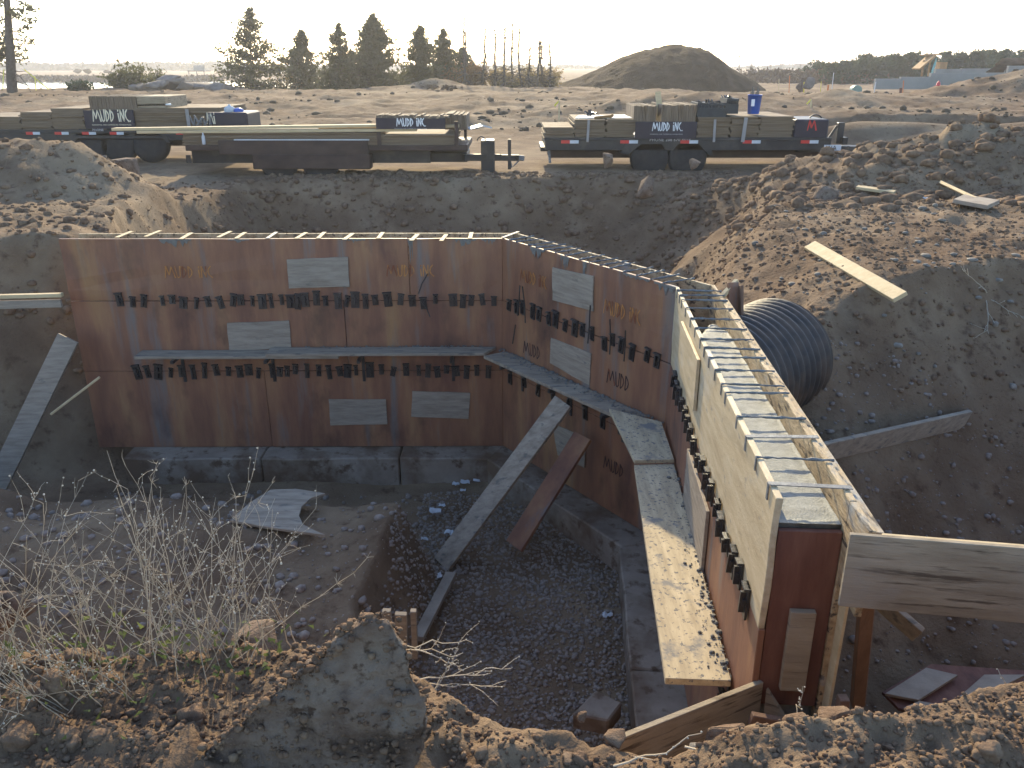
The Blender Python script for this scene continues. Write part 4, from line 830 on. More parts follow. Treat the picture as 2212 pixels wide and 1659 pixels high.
# --- right trailer
Y = 18.0
T = thing('flatbed_trailer', 'long black flatbed trailer loaded with panels, on the right beyond the pit', 'trailer', py(1480, 372, Y), 'flatbed trailers')
part('bed', pbox(MB(), 1178, 301, 1795, 325, Y + .02, 2.05), M['trailer'], T, .01)
part('side_rail', pbox(MB(), 1176, 297, 1797, 304, Y, .06), M['trailer'], T, .006)
part('frame', pbox(MB(), 1185, 325, 1790, 341, Y + .5, .9), M['rusty'], T, .01)
part('tongue', MB().bar(py(1790, 322, Y + 1.0), py(1868, 322, Y + 1.0), .14, .16), M['trailer'], T, .01)
part('tongue', MB().bar(py(1720, 322, Y + .2), py(1860, 322, Y + .95), .10, .12), M['trailer'], T, .01)
part('hitch_coupler', MB().bar(py(1862, 318, Y + .95), py(1886, 318, Y + .95), .10, .10), M['steel'], T, .02)
part('jack_post', pbox(MB(), 1809, 265, 1823, 311, Y + .9, .12), M['trailer'], T, .01)
part('jack_brace', MB().bar(py(1786, 304, Y + .9), py(1808, 272, Y + .9), .03, .05), M['trailer'], T)
part('tool_box', pbox(MB(), 1820, 297, 1832, 312, Y + .8, .2), M['trailer'], T, .01)
pl = part('number_plate', pbox(MB(), 1780, 313, 1817, 325, Y - .02, .01), M['refl'], T); text('WA  L-2', pl, py(1783, 324, Y - .024), .13, M['black'])
for x in (1404, 1486): wheel(T, x, 350 - 8, Y + .02, .40, .26)
part('fender', MB().prism([py(x, y, Y + .0) for x, y in ((1340, 330), (1352, 312), (1380, 303), (1515, 303), (1536, 318), (1540, 335), (1532, 335), (1510, 311), (1385, 311), (1356, 335))], (0, .3, 0)), M['trailer'], T)
part('stabiliser_leg', MB().bar(py(1186, 325, Y + .1), py(1188, 352, Y + .1), .05, .05), M['steel'], T)
part('rear_bumper', pbox(MB(), 1168, 318, 1184, 327, Y + .3, 1.4), M['trailer'], T, .005)
reflectors(T, (1212, 1340, 1470, 1605, 1730), 303, Y)
part('load_strap', MB().bar(py(1612, 254, Y - .03), py(1604, 307, Y - .03), .075, .008, (1, 0, 0)), M['strap'], T)
sb = part('sign_board', pbox(MB(), 1372, 263, 1505, 300, Y - .05, .03), M['sign'], T, .003)
lettering('MUDD iNC.', py(1409, 283, Y - .056), (1, 0, 0), (0, 0, 1), .175, .045, M['white'], sb, (0, -.003, 0), 9, 1.12)
text('RESIDENTIAL AND COMMERCIAL FOUNDATIONS', sb, py(1404, 291, Y - .056), .028, M['grey_let'])
text('PHONE 208 670 8658', T, py(1403, 305, Y - .004), .085, M['grey_let'])
stack(1176, 275, 1241, 301, Y + .04, 1.7, 'low stack of panels at the left end of the right trailer', 1, 9)
stack(1240, 258, 1308, 301, Y + .05, 1.9, 'second stack of panels from the left on the right trailer', 2, 14); stack(1308, 257, 1372, 301, Y + .05, 1.9, 'stack of panels just left of the sign on the right trailer', 3, 14)
stack(1505, 253, 1577, 301, Y + .05, 1.9, 'stack of panels just right of the sign on the right trailer, under the dark crates', 4, 15); stack(1577, 251, 1640, 301, Y + .05, 1.9, 'stack of panels carrying the blue bucket on the right trailer', 5, 15); stack(1640, 251, 1715, 301, Y + .05, 1.9, 'stack of panels at the right end of the right trailer', 6, 15)
upright(1370, 228, 1418, 264, Y + .06, 1.3, 15, 'upright panel ends above the sign, left half, on the right trailer', 11); upright(1430, 226, 1505, 264, Y + .06, 1.5, 24, 'upright panel ends above the sign, right half, on the right trailer', 12)
board('leaning_board', py(1428, 264, Y + .5), py(1421, 198, Y + .6), .12, .03, 'lumber', 'single board sticking up out of the upright panels on the right trailer', 'board', (1, 0, 0))
for x0, y0, x1, y1, d, lab in ((1505, 222, 1572, 253, .7, 'dark slatted plastic crate, left of two on the right trailer'), (1568, 213, 1597, 246, .6, 'tall dark crate full of metal bits, right of two on the right trailer')):
    t = thing('crate', lab, 'crate', py((x0 + x1) / 2, y1, Y + .15), 'crates on the right trailer'); a = py(x0, y1, Y + .15); b = py(x1, y0, Y + .15); mb = MB(); w = .03
    part('crate_wall', MB().box(a.x, a.y, a.z, b.x, a.y + w, a.z + (b.z - a.z) * .62), M['crate'], t); part('crate_wall', MB().box(a.x, a.y + d, a.z, b.x, a.y + d + w, b.z), M['crate'], t)
    part('crate_wall', MB().box(a.x, a.y + w, a.z, a.x + w, a.y + d, b.z), M['crate'], t); part('crate_wall', MB().box(b.x - w, a.y + w, a.z, b.x, a.y + d, b.z), M['crate'], t); part('crate_rail', MB().box(a.x, a.y, b.z - .05, b.x, a.y + w, b.z), M['crate'], t)
    n = 9
    for k in range(n): part('crate_slat', MB().box(a.x + (b.x - a.x) * (k + .3) / n, a.y + .004, a.z + (b.z - a.z) * .60, a.x + (b.x - a.x) * (k + .75) / n, a.y + w - .004, b.z - .04), M['crate'], t)
    mb = MB(); rr = random.Random(x0)
    for k in range(16): p = Vector((rr.uniform(a.x + .06, b.x - .06), a.y + rr.uniform(.1, d), b.z - .06)); mb.bar(p, p + Vector((rr.uniform(-.12, .12), rr.uniform(-.1, .1), rr.uniform(.04, .13))), .03, .02)
    o = part('metal_bits', mb, M['black'], t); o['kind'] = 'stuff'
c = py(1627, 246, Y + .6); t = thing('bucket', 'bright blue plastic bucket holding rods on the right trailer', 'bucket', c)
part('bucket_body', MB().lathe(c, [(.115, 0), (.12, .01), (.145, .37), (.152, .37), (.152, .39), (.135, .39), (.12, .36), (.105, .02)], 24), M['blue'], t, 0, True)
part('label_sheet', MB().box(c.x - .10, c.y - .139, c.z + .16, c.x - .03, c.y - .134, c.z + .30), M['white'], t)
for k in range(6): part('rod', MB().tube([c + Vector((-.07 + .028 * k, .02 * (k % 2), .1)), c + Vector((-.09 + .036 * k, .03 * (k % 3), .45 + .05 * ((k * 5) % 3)))], .012, 5), M['black'], t)
o = solo('white_sheet', MB().prism([py(x, y, yy) for x, y, yy in ((1243, 256, Y + .3), (1368, 255, Y + .3), (1362, 249, Y + 1.6), (1250, 250, Y + 1.6))], (0, 0, .012)), M['white'], 'white sheet spread on the panel stacks of the right trailer', 'sheet')
solo('tool', MB().bar(py(1284, 254, Y + .25), py(1318, 251, Y + .3), .05, .05).bar(py(1316, 253, Y + .3), py(1325, 248, Y + .3), .07, .06), M['playwood'], 'hand tool lying on the white sheet of the right trailer', 'tool')
mb = MB(); rr = random.Random(4)
for k in range(10): p = py(1275 + rr.uniform(-8, 8), 250 - rr.uniform(0, 3), Y + .7); mb.bar(p, p + Vector((rr.uniform(-.1, .1), rr.uniform(-.08, .08), rr.uniform(.02, .10))), .04, .03)
solo('tool_heap', mb, M['black'], 'small heap of dark tools on the white sheet, right trailer', 'tools')
t = thing('black_case', 'black tool case with a painted M at the right end of the right trailer', 'case', py(1750, 301, Y)); a = part('case_body', pbox(MB(), 1716, 258, 1790, 301, Y + .02, 1.2), M['sign'], t, .03)
lettering('M', py(1744, 282, Y + .014), (1, 0, 0), (0, 0, 1), .21, .05, M['red'], a, (0, -.003, 0), 3, 1.3)
part('hose', MB().tube([py(1762 + 14 * math.cos(u), 259 - 11 * math.sin(u), Y + .5) for u in [k * math.pi / 8 for k in range(9)]], .015, 6), M['black'], t)
for x in (1272, 1545): part('load_strap', MB().bar(py(x, 258, Y - .03), py(x - 3, 307, Y - .03), .05, .008, (1, 0, 0)), M['strap'], T) if T.name.startswith('flatbed') else None
# --- left trailer
Y = 19.3
T = thing('flatbed_trailer', 'long black flatbed trailer at the left with three wheels and stepped panel stacks', 'trailer', py(240, 345, Y), 'flatbed trailers')
part('bed', pbox(MB(), -90, 283, 480, 303, Y + .02, 2.1), M['trailer'], T, .01); part('side_rail', pbox(MB(), -95, 280, 485, 288, Y, .06), M['trailer'], T, .006); part('frame', pbox(MB(), -60, 303, 470, 315, Y + .5, 1.0), M['rusty'], T, .01)
for x in (196, 254, 322): wheel(T, x, 312, Y + .02, .40, .26)
part('fender', MB().prism([py(x, y, Y + .0) for x, y in ((150, 308), (160, 293), (360, 293), (368, 308), (360, 308), (352, 299), (168, 299), (158, 308))], (0, .3, 0)), M['trailer'], T)
reflectors(T, (56, 118, 177, 237, 380), 285, Y, 15, 6)
part('load_strap', MB().bar(py(403, 236, Y - .03), py(411, 290, Y - .03), .075, .008, (1, 0, 0)), M['strap'], T)
sb = part('sign_board', pbox(MB(), 182, 238, 290, 278, Y - .05, .03), M['sign'], T, .003)
lettering('MUDD iNC.', py(202, 263, Y - .056), (1, 0, 0), (0, 0, 1), .26, .045, M['cream'], sb, (0, -.003, 0), 7, 1.0)
text('RESIDENTIAL AND COMMERCIAL FOUNDATIONS', sb, py(199, 271, Y - .056), .036, M['cream']); text('PHONE', T, py(200, 283, Y - .054), .07, M['grey_let'])
stack(-90, 252, 46, 281, Y + .04, 1.9, 'lowest stack of panels at the left edge, left trailer', 21, 9); stack(43, 242, 112, 281, Y + .04, 1.9, 'second stack of panels from the left edge, left trailer', 22, 13); stack(111, 234, 182, 281, Y + .04, 1.9, 'stack of panels just left of the sign, left trailer', 23, 15)
stack(289, 233, 410, 281, Y + .04, 1.9, 'stack of panels right of the sign, left trailer', 24, 16); stack(408, 232, 480, 281, Y + .06, 1.9, 'stack of panels beside the strap at the right end, left trailer', 25, 16)
stack(182, 238, 289, 281, Y + .06, 1.9, 'stack of panels hidden behind the sign, left trailer', 26, 14)
upright(190, 208, 292, 238, Y + .06, 1.5, 30, 'upright panels standing above the sign, left trailer', 27, .01)
solo('plywood_box', pbox(MB(), 292, 208, 358, 238, Y + .1, 1.3), M['plypale'], 'pale plywood box beside the upright panels, left trailer', 'box', None, .01)
solo('white_sheet', MB().prism([py(297, 229, Y + .1), py(370, 227, Y + .1), py(366, 221, Y + 1.3), py(291, 223, Y + 1.3)], (0, 0, .03)), M['white'], 'white tilted sheet lying on the left trailer', 'sheet')
t = thing('black_case', 'black tool case with a painted M and jugs on it, left trailer', 'case', py(490, 281, Y - .3)); a = part('case_body', pbox(MB(), 445, 243, 535, 281, Y - .3, 1.0), M['sign'], t, .03)
lettering('Mi', py(448, 268, Y - .304), (1, 0, 0), (0, 0, 1), .24, .05, M['cream'], a, (0, -.003, 0), 5, .9)
c = py(497, 244, Y); solo('jug', MB().lathe(c, [(.10, 0), (.12, .02), (.12, .10), (.07, .14), (.03, .15), (.03, .18)], 14), M['paper'], 'white plastic jug on the black case, left trailer', 'jug', None, 0, True)
c = py(516, 244, Y); solo('jug', MB().lathe(c, [(.10, 0), (.11, .02), (.11, .07), (.06, .10), (.03, .11)], 14), M['blue'], 'blue plastic jug on the black case, left trailer', 'jug', None, 0, True)
mb = MB(); rr = random.Random(8)
for k in range(12): p = py(438 + rr.uniform(-20, 20), 271, Y - .35); mb.bar(p, p + Vector((rr.uniform(-.14, .14), rr.uniform(-.05, .05), rr.uniform(.03, .22))), .04, .03)
solo('tool_heap', mb, M['steel'], 'tangled heap of shiny tools in front of the left trailer load', 'tools')
# --- middle trailer, nearer
Y = 16.9
T = thing('lumber_trailer', 'low dark rusty trailer with a lumber rack, in the middle beyond the pit', 'trailer', py(700, 380, Y), 'flatbed trailers')
part('bed', pbox(MB(), 400, 313, 1010, 326, Y + .02, 2.0), M['rusty'], T, .01); part('side_panel', pbox(MB(), 472, 303, 795, 334, Y - .02, .04), M['rusty'], T, .006)
part('side_panel', pbox(MB(), 415, 326, 930, 352, Y + .3, .06), M['trailer'], T); part('frame', pbox(MB(), 420, 330, 1010, 350, Y + .5, 1.0), M['trailer'], T, .01)
for x in (600, 690): wheel(T, x, 352, Y - .0, .36, .26)
part('wheel_cover', pbox(MB(), 545, 334, 800, 366, Y - .06, .3), M['rusty'], T, .02)
part('tongue', MB().bar(py(1000, 340, Y + .3), py(1080, 340, Y + .9), .12, .13), M['trailer'], T, .01); part('tongue', MB().bar(py(1000, 340, Y + 1.7), py(1080, 340, Y + 1.0), .12, .13), M['trailer'], T, .01); part('tongue', MB().bar(py(1060, 340, Y + .95), py(1122, 341, Y + .95), .12, .12), M['trailer'], T, .01)
part('hitch_coupler', MB().bar(py(1112, 340, Y + .95), py(1133, 342, Y + .95), .12, .11), M['steel'], T, .02); part('safety_chain', MB().tube([py(1102, 345, Y + .9), py(1106, 362, Y + .9), py(1112, 356, Y + .9), py(1122, 346, Y + .9)], .015, 5), M['steel'], T)
part('jack_post', pbox(MB(), 1097, 301, 1104, 366, Y + .85, .07), M['trailer'], T); part('battery_box', pbox(MB(), 1039, 304, 1068, 372, Y + .6, .5), M['trailer'], T, .01)
part('hose', MB().tube([py(1040 + 9 * math.cos(u), 305 - 10 * math.sin(u), Y + .7) for u in [k * math.pi / 8 for k in range(9)]], .012, 6), M['black'], T)
part('mud_flap', pbox(MB(), 402, 335, 412, 352, Y + .05, .02), M['trailer'], T)
part('bright_edge', pbox(MB(), 505, 301, 797, 303.3, Y - .03, .05), M['refl'], T)
for x in (814, 982): part('rack_post', pbox(MB(), x, 262, x + 8, 316, Y + .02, .05), M['rusty'], T)
part('rack_post', pbox(MB(), 1002, 258, 1008, 306, Y + 1.7, .05), M['rusty'], T)
sb = part('sign_board', pbox(MB(), 812, 255, 962, 279, Y - .02, .03), M['sign'], T, .003)
lettering('MUDD iNC.', py(857, 273, Y - .026), (1, 0, 0), (0, 0, 1), .155, .05, M['white'], sb, (0, -.003, 0), 8, 1.15); text('RESIDENTIAL AND COMMERCIAL FOUNDATIONS', sb, py(852, 279, Y - .026), .026, M['grey_let'])
stack(395, 286, 830, 313, Y + .06, 1.8, 'long stack of sheets lying on the middle trailer', 31, 9); stack(824, 291, 984, 313, Y + .06, 1.6, 'stack of sheets under the rack of the middle trailer', 32, 7)
upright(812, 248, 968, 256, Y + .05, .6, 26, 'row of upright board ends above the sign, middle trailer', 33, .03); upright(960, 246, 1008, 280, Y + .5, 1.2, 10, 'upright boards at the right of the rack, middle trailer', 34, .03)
for x0, y0, x1, y1, Yz, w, lab in ((246, 279, 880, 270, Y + .2, .22, 'very long top board overhanging left, on the middle trailer'), (300, 285, 900, 280, Y + .12, .22, 'long second board overhanging left, on the middle trailer'), (690, 276, 992, 272, Y + .45, .2, 'shorter top board reaching under the sign, on the middle trailer')):
    board('long_board', py(x0, y0, Yz), py(x1, y1, Yz), w, .05, 'lumber', lab, 'board', (0, 1, 0), 'long boards on the middle trailer')
solo('shovel', MB().bar(py(1012, 278, Y + 1.0), py(1040, 270, Y + 1.1), .16, .015, (0, 1, .3)).bar(py(1038, 270, Y + 1.1), py(1062, 276, Y + 1.2), .03, .03), M['refl'], 'shiny shovel blade at the right end of the middle trailer', 'shovel')
c = py(441, 312, Y - .05); solo('water_bottle', MB().lathe(c, [(.03, 0), (.034, .02), (.034, .14), (.013, .19), (.013, .22)], 12), M['paper'], 'clear plastic bottle standing on the middle trailer', 'bottle', None, 0, True)

# ================================================================== FIELD, TREES, FAR THINGS
def spruce(name, label, x, ybase, ytop, wpx, Y, seed, dens=1.0, m='needle', group='spruces beyond the field', lean=0, bare=.04, droop=.25, zb=None, wpow=.85, sz=1.0):
    rr = np.random.default_rng(seed); b = py(x, ybase, Y); tp = py(x + lean, ytop, Y); b.z = hz(b.x, Y) - .1 if zb is None else zb; H = tp.z - b.z; s = (Y / (FPX * CP)); R = wpx * s / 2
    t = thing(name, label, 'tree', b, group); tr = np.array([b + (tp - b) * u for u in np.linspace(0, 1, 12)]); tr[1:-1, :2] += rr.normal(size=(10, 2)) * .015 * H / 5
    link('trunk', stems_mesh('trunk', [tr], [np.linspace(.022, .004, 12) * H / 2], 6), M['bark'], t)
    paths, rad, C = [], [], []; nl = int(30 * dens * (.6 + H / 12))
    for k in range(nl):
        u = bare + (1 - bare) * (k + rr.random()) / nl; o_ = np.array(b) + (np.array(tp) - np.array(b)) * u; rad_u = 1.9 * R * ((1 - u) ** (wpow + .1)) * rr.uniform(.6, 1.15) + .06
        nb = rr.integers(5, 9)
        for q in range(nb):
            an = rr.uniform(0, 2 * np.pi); L = rad_u * rr.uniform(.55, 1.08); d = np.array([math.cos(an), math.sin(an), -droop + .75 * u + rr.normal() * .08]); P = curve(o_, d, L, 6, rr, .10, .05); paths.append(P); rad.append(np.linspace(.02, .004, 6) * max(.4, L))
            nc_ = int(4 + L * 20 * dens); w = rr.random(nc_) ** .7; i = np.minimum((w * 5).astype(int), 4); f = (w * 5 - i)[:, None]; c_ = P[i] * (1 - f) + P[i + 1] * f; C.append(c_ + rr.normal(size=(nc_, 3)) * np.array([.06, .06, .045]) * (1 + .5 * L))
    link('branches', stems_mesh('branches', paths, rad), M['bark'], t); C = np.concatenate(C); V, F = leaves(C, .15 * sz, rr); o = link('crown', np_mesh('crown', V, F), M[m], t); return t
YT = 54
for x, yb, yt, w, dns, lab, sd_ in ((541, 200, 18, 128, .85, 'tallest open-crowned spruce, left of the row', 1), (650, 200, 66, 84, 1.2, 'second spruce from the left, short and dense', 2), (731, 200, 55, 74, 1.0, 'narrow spruce touching the broad dense one', 3), (806, 197, 33, 112, 1.7, 'broad dense dark spruce in the middle of the row', 4), (908, 195, 56, 74, 1.2, 'slim spruce right of the broad dense one', 5), (956, 195, 64, 66, 1.2, 'slim spruce beside the dead saplings', 6), (997, 195, 106, 60, 1.1, 'smallest spruce at the foot of the dead saplings', 7)):
    spruce('spruce_tree', lab, x, yb, yt, w, YT + (sd_ * 37 % 5), sd_, dns)
# tall half-bare pine at the left edge
t = thing('pine_tree', 'tall half-bare pine leaning at the left edge with yellow guy straps', 'tree', (*py(28, 208, 44).xy, hz(*py(28, 208, 44).xy) - .1)); rr = np.random.default_rng(77); b = np.array(t.location); tp = np.array(py(8, -120, 44)); tr = np.array([b + (tp - b) * u for u in np.linspace(0, 1, 10)])
link('trunk', stems_mesh('trunk', [tr], [np.linspace(.26, .08, 10)], 8), M['bark'], t); paths, rad, C = [], [], []
for k in range(46):
    u = rr.uniform(.08, .95); an = rr.choice([0, np.pi]) + rr.normal() * .7; L = rr.uniform(.8, 2.1) * (1.0 - .2 * u); P = curve(b + (tp - b) * u, [math.cos(an), math.sin(an), rr.uniform(-.25, .35)], L, 8, rr, .2, -.06); paths.append(P); rad.append(np.linspace(.035, .008, 8))
    if u > .22:
        nc_ = int(L * 42); w = rr.uniform(.3, 1, nc_); i = np.minimum((w * 7).astype(int), 6); C.append(P[i] + rr.normal(size=(nc_, 3)) * np.array([.14, .14, .11]))
link('branches', stems_mesh('branches', paths, rad, 4), M['bark'], t); V, F = leaves(np.concatenate(C), .13, rr); link('crown', np_mesh('crown', V, F), M['needle'], t)
for x0, y0, x1, y1 in ((52, 150, 105, 193), (8, 150, 6, 192), (75, 165, 78, 195)): part('guy_strap', MB().bar(py(x0, y0, 43.9), py(x1, y1, 42.5), .05, .01, (1, 0, 0)), M['yellow'], t)
# dead saplings
for k, (x, yt) in enumerate(((1005, 36), (1014, 68), (1043, 62), (1070, 60), (1090, 58), (1107, 50), (1128, 62), (1142, 100), (1160, 86), (1173, 90), (1188, 94))):
    rr = np.random.default_rng(300 + k); Yk = 53 + (k * 7) % 4; b = py(x, 195, Yk); b.z = hz(b.x, Yk) - .05; tp = py(x + rr.uniform(-6, 6), yt, Yk); n = 10; P = np.array([b + (tp - b) * u for u in np.linspace(0, 1, n)]); P[1:, :2] += np.cumsum(rr.normal(size=(n - 1, 2)) * .035, 0)
    t = thing('dead_sapling', ['tallest thin dead sapling, leftmost of the row beside the spruces', 'thin dead sapling second from the left of the row', 'thin dead sapling standing alone, third from the left of the row', 'thin dead sapling fourth from the left of the row', 'thin dead sapling fifth from the left of the row', 'tall thin dead sapling in the middle of the row', 'thin dead sapling fifth from the right of the row', 'shortest dead sapling of the row', 'thick-topped dead sapling third from the right of the row', 'thin dead sapling second from the right of the row', 'rightmost dead sapling of the row, next to the soil pile'][k], 'tree', b, 'dead saplings in a row')
    link('trunk', stems_mesh('trunk', [P], [np.linspace(.085, .03, n)], 5), M['bark'], t); paths, rad = [], []
    for q in range(110):
        u = rr.uniform(.05, 1) ; i = u * (n - 1); j = min(int(i), n - 2); c_ = P[j] + (P[j + 1] - P[j]) * (i - j); an = rr.uniform(0, 6.28); L = rr.uniform(.08, .28) + (.75 * rr.random() if u < .35 else 0); paths.append(curve(c_, [math.cos(an), math.sin(an), rr.uniform(-.6, .5)], L, 4, rr, .25)); rad.append(np.linspace(.028, .014, 4))
    link('twigs', stems_mesh('twigs', paths, rad), M['bark'], t)['kind'] = 'stuff'
def brush(name, label, x0, x1, yt, yb, Y, n, m, seed, size=.09, cat='shrub', group=None, zoff=0.0, dep=1.2, ntw=60):
    rr = np.random.default_rng(seed); a, b = py(x0, yb, Y), py(x1, yb, Y); zt = py(x0, yt, Y).z; zb = hz((a.x + b.x) / 2, Y) - .1 + zoff; H = zt - zb; paths, rad, C = [], [], []; lob = [(rr.uniform(.15, .85), rr.uniform(.6, 1.0)) for _ in range(5)]; size = size * 1.5
    for k in range(ntw):
        u, hh = lob[rr.integers(5)]; p = np.array([a.x + (b.x - a.x) * (u + rr.normal() * .05), Y + rr.normal() * dep * .3, zb]); P = curve(p, [rr.normal() * .45, rr.normal() * .3, 1], H * hh * rr.uniform(.6, 1.05), 7, rr, .16); paths.append(P); rad.append(np.linspace(.018, .006, 7) * max(.5, Y / 55)); C.append(P[rr.integers(1, 7, n // ntw + 1)] + rr.normal(size=(n // ntw + 1, 3)) * .16 * H / 1.5)
    t = thing(name, label, cat, ((a.x + b.x) / 2, Y, zb), group); link('branches', stems_mesh('branches', paths, rad), M['bark'], t); V, F = leaves(np.concatenate(C), size, rr); link('crown', np_mesh('crown', V, F), M[m], t); return t
GB = 'scrub between the trees'
brush('dry_brush', 'reddish dry brush at the base of the leftmost dead saplings', 960, 1050, 132, 195, 55.5, 3600, 'dryneedle', 401, .085, group=GB); brush('dry_brush', 'golden dry brush under the middle dead saplings', 1055, 1130, 145, 195, 56, 3600, 'gold', 402, .085, group=GB); brush('dry_brush', 'golden dry brush under the rightmost dead saplings beside the soil pile', 1125, 1200, 140, 195, 56.5, 3600, 'gold', 403, .085, group=GB)
brush('dry_brush', 'olive brush between the two short spruces', 680, 740, 150, 196, 56, 900, 'needle', 404, .08, group=GB); brush('dry_brush', 'low olive brush between the dense and the slim spruces', 860, 905, 150, 195, 56, 800, 'needle', 405, .08, group=GB); brush('dry_brush', 'low golden brush right of the tallest spruce', 575, 625, 150, 198, 57, 700, 'gold', 406, .07, group=GB)
brush('dark_shrub', 'dark windswept shrub left of the shoreline boulders', 250, 322, 124, 198, 50, 1500, 'needle', 407, .10, group=GB); brush('dark_shrub', 'small dark shrub rising behind the shoreline boulders', 322, 355, 138, 180, 52, 500, 'needle', 408, .08, group=GB, zoff=.3); brush('dark_shrub', 'low round green shrub at the pond edge', 150, 215, 172, 198, 48, 900, 'pineneedle', 409, .09, group=GB)
brush('brush_pile', 'long brown heap of cut brush on the field crest below the spruces', 870, 1010, 184, 205, 47.5, 1500, 'brown', 410, .07, group=GB, dep=2)
for k, (x, y, w, h, lab) in enumerate(((330, 186, 78, 28, 'flat shoreline boulder beside the dark shrub'), (372, 178, 66, 40, 'tallest shoreline boulder behind the left trailer'), (430, 183, 62, 32, 'broad dark shoreline boulder, next to rightmost'), (478, 190, 66, 22, 'low shoreline boulder under the tallest spruce'), (398, 188, 40, 22, 'small shoreline boulder wedged between two larger ones'), (300, 190, 40, 22, 'small shoreline boulder at the left end'))):
    px_rock(x, y, 47 + k % 3, w, h, .8, 500 + k, lab, m='farrock', group='boulders on the pond shore')
# soil stockpile
rr = np.random.default_rng(5); N = 120; uu = np.linspace(-1.12, 1.12, N); A_, B_ = np.meshgrid(uu, uu); c = py(1412, 200, 63); Rx, Ry = 7.8, 6.2
prof = np.array([[-1.0, 0], [-.86, .10], [-.70, .24], [-.5, .46], [-.30, .73], [-.22, .80], [-.12, .88], [.0, .985], [.15, 1.0], [.30, .98], [.46, .88], [.56, .72], [.70, .44], [.85, .22], [1.0, 0]])
rad_ = np.sqrt(A_ ** 2 + B_ ** 2); ang = np.arctan2(B_, A_); side = np.interp(A_ / np.maximum(np.sqrt(np.clip(1 - np.clip(np.abs(B_), 0, .98) ** 2, .04, 1)), .2), prof[:, 0], prof[:, 1], 0, 0); hh = side * np.clip(1 - np.abs(B_) ** 1.6, 0, 1); wx, wy = c.x + A_ * Rx, c.y + B_ * Ry
Hp = py(1412, 95, 60).z - .5; zz = .45 + Hp * hh * (1 + .05 * fbm2(wx * .5, wy * .5, 4, 3)) + .30 * (ridged2(wx * .8, wy * .8, 5, 5) - .5) * np.clip(hh * 8, 0, 1) - .5 * (hh <= .001)
cid = np.arange(N * N).reshape(N, N); me = np_mesh('soil_pile', np.stack([wx, wy, zz], -1).reshape(-1, 3), np.stack([cid[:-1, :-1], cid[:-1, 1:], cid[1:, 1:], cid[1:, :-1]], -1).reshape(-1, 4), True)
setp(link('soil_pile', me, M['pile']), 'big dark brown soil stockpile on the horizon', 'soil pile')
# far right: foundation walls, hydrant, cabinet, stakes
YW = 57
def wallpiece(name, x0, y0, x1, y1, Y, label, d=.3, m='farwall'): return solo(name, pbox(MB(), x0, y0, x1, y1, Y, d), M[m], label, 'wall', 'far foundation walls', .01)
t = thing('foundation_wall', 'long grey stepped concrete foundation wall behind the hydrant', 'wall', py(2060, 190, YW), 'far foundation walls')
for x0, y0, x1, y1 in ((1891, 170, 1945, 193), (1945, 166, 2009, 193), (2009, 158, 2130, 194), (2130, 157, 2400, 195)): part('wall_segment', pbox(MB(), x0, y0, x1 - .6, y1, YW, .3), M['farwall'], t, .01)
t = thing('foundation_wall', 'second lower concrete wall behind the long one, under the slide', 'wall', py(2070, 180, 66), 'far foundation walls')
for x0, y0, x1, y1 in ((2019, 149, 2075, 180), (2075, 148, 2170, 180)): part('wall_segment', pbox(MB(), x0, y0, x1 - .5, y1, 66, .3), M['farwall'], t, .01)
wallpiece('foundation_wall', 2176, 142, 2420, 182, 67, 'tall pale concrete wall at the right edge behind the long one')
px_rock(2152, 152, 61, 40, 22, .6, 620, 'pointed dark soil heap on top of the far concrete wall', m='pile', name='soil_heap'); px_rock(2200, 138, 70, 90, 24, 1.5, 621, 'low brown soil heap behind the right-edge wall', m='pile', name='soil_heap')
c = py(2025, 194, 50); c.z = hz(c.x, 50) - .02; t = thing('fire_hydrant', 'red fire hydrant in front of the long concrete wall', 'hydrant', c)
part('barrel', MB().lathe(c, [(.15, 0), (.15, .04), (.10, .05), (.10, .45), (.13, .47), (.13, .51), (.11, .53), (.10, .62), (.05, .70), (.03, .71), (.03, .75)], 14), M['hydrant'], t, 0, True); part('nozzle', MB().tube([c + Vector((-.22, 0, .42)), c + Vector((.22, 0, .42))], .055, 10), M['hydrant'], t); part('nozzle', MB().tube([c + Vector((0, -.20, .40)), c + Vector((0, 0, .40))], .07, 10), M['hydrant'], t)
c = py(1851, 198, 46); c.z = hz(c.x, 46) - .02; w = .26
solo('utility_pedestal', MB().prism([c + Vector((w * math.cos(u) * 1.0, 0, .46 + .22 * math.sin(u))) for u in [k * math.pi / 10 for k in range(11)]] + [c + Vector((-w, 0, 0)), c + Vector((w, 0, 0))], (0, .4, 0)), M['greenbox'], 'pale green domed utility pedestal in the field', 'utility box', None, .01)
solo('white_plate', MB().box(c.x - 1.0, c.y - .4, c.z, c.x - .2, c.y + .2, c.z + .05), M['refl'], 'flat white plate lying beside the green pedestal', 'plate')
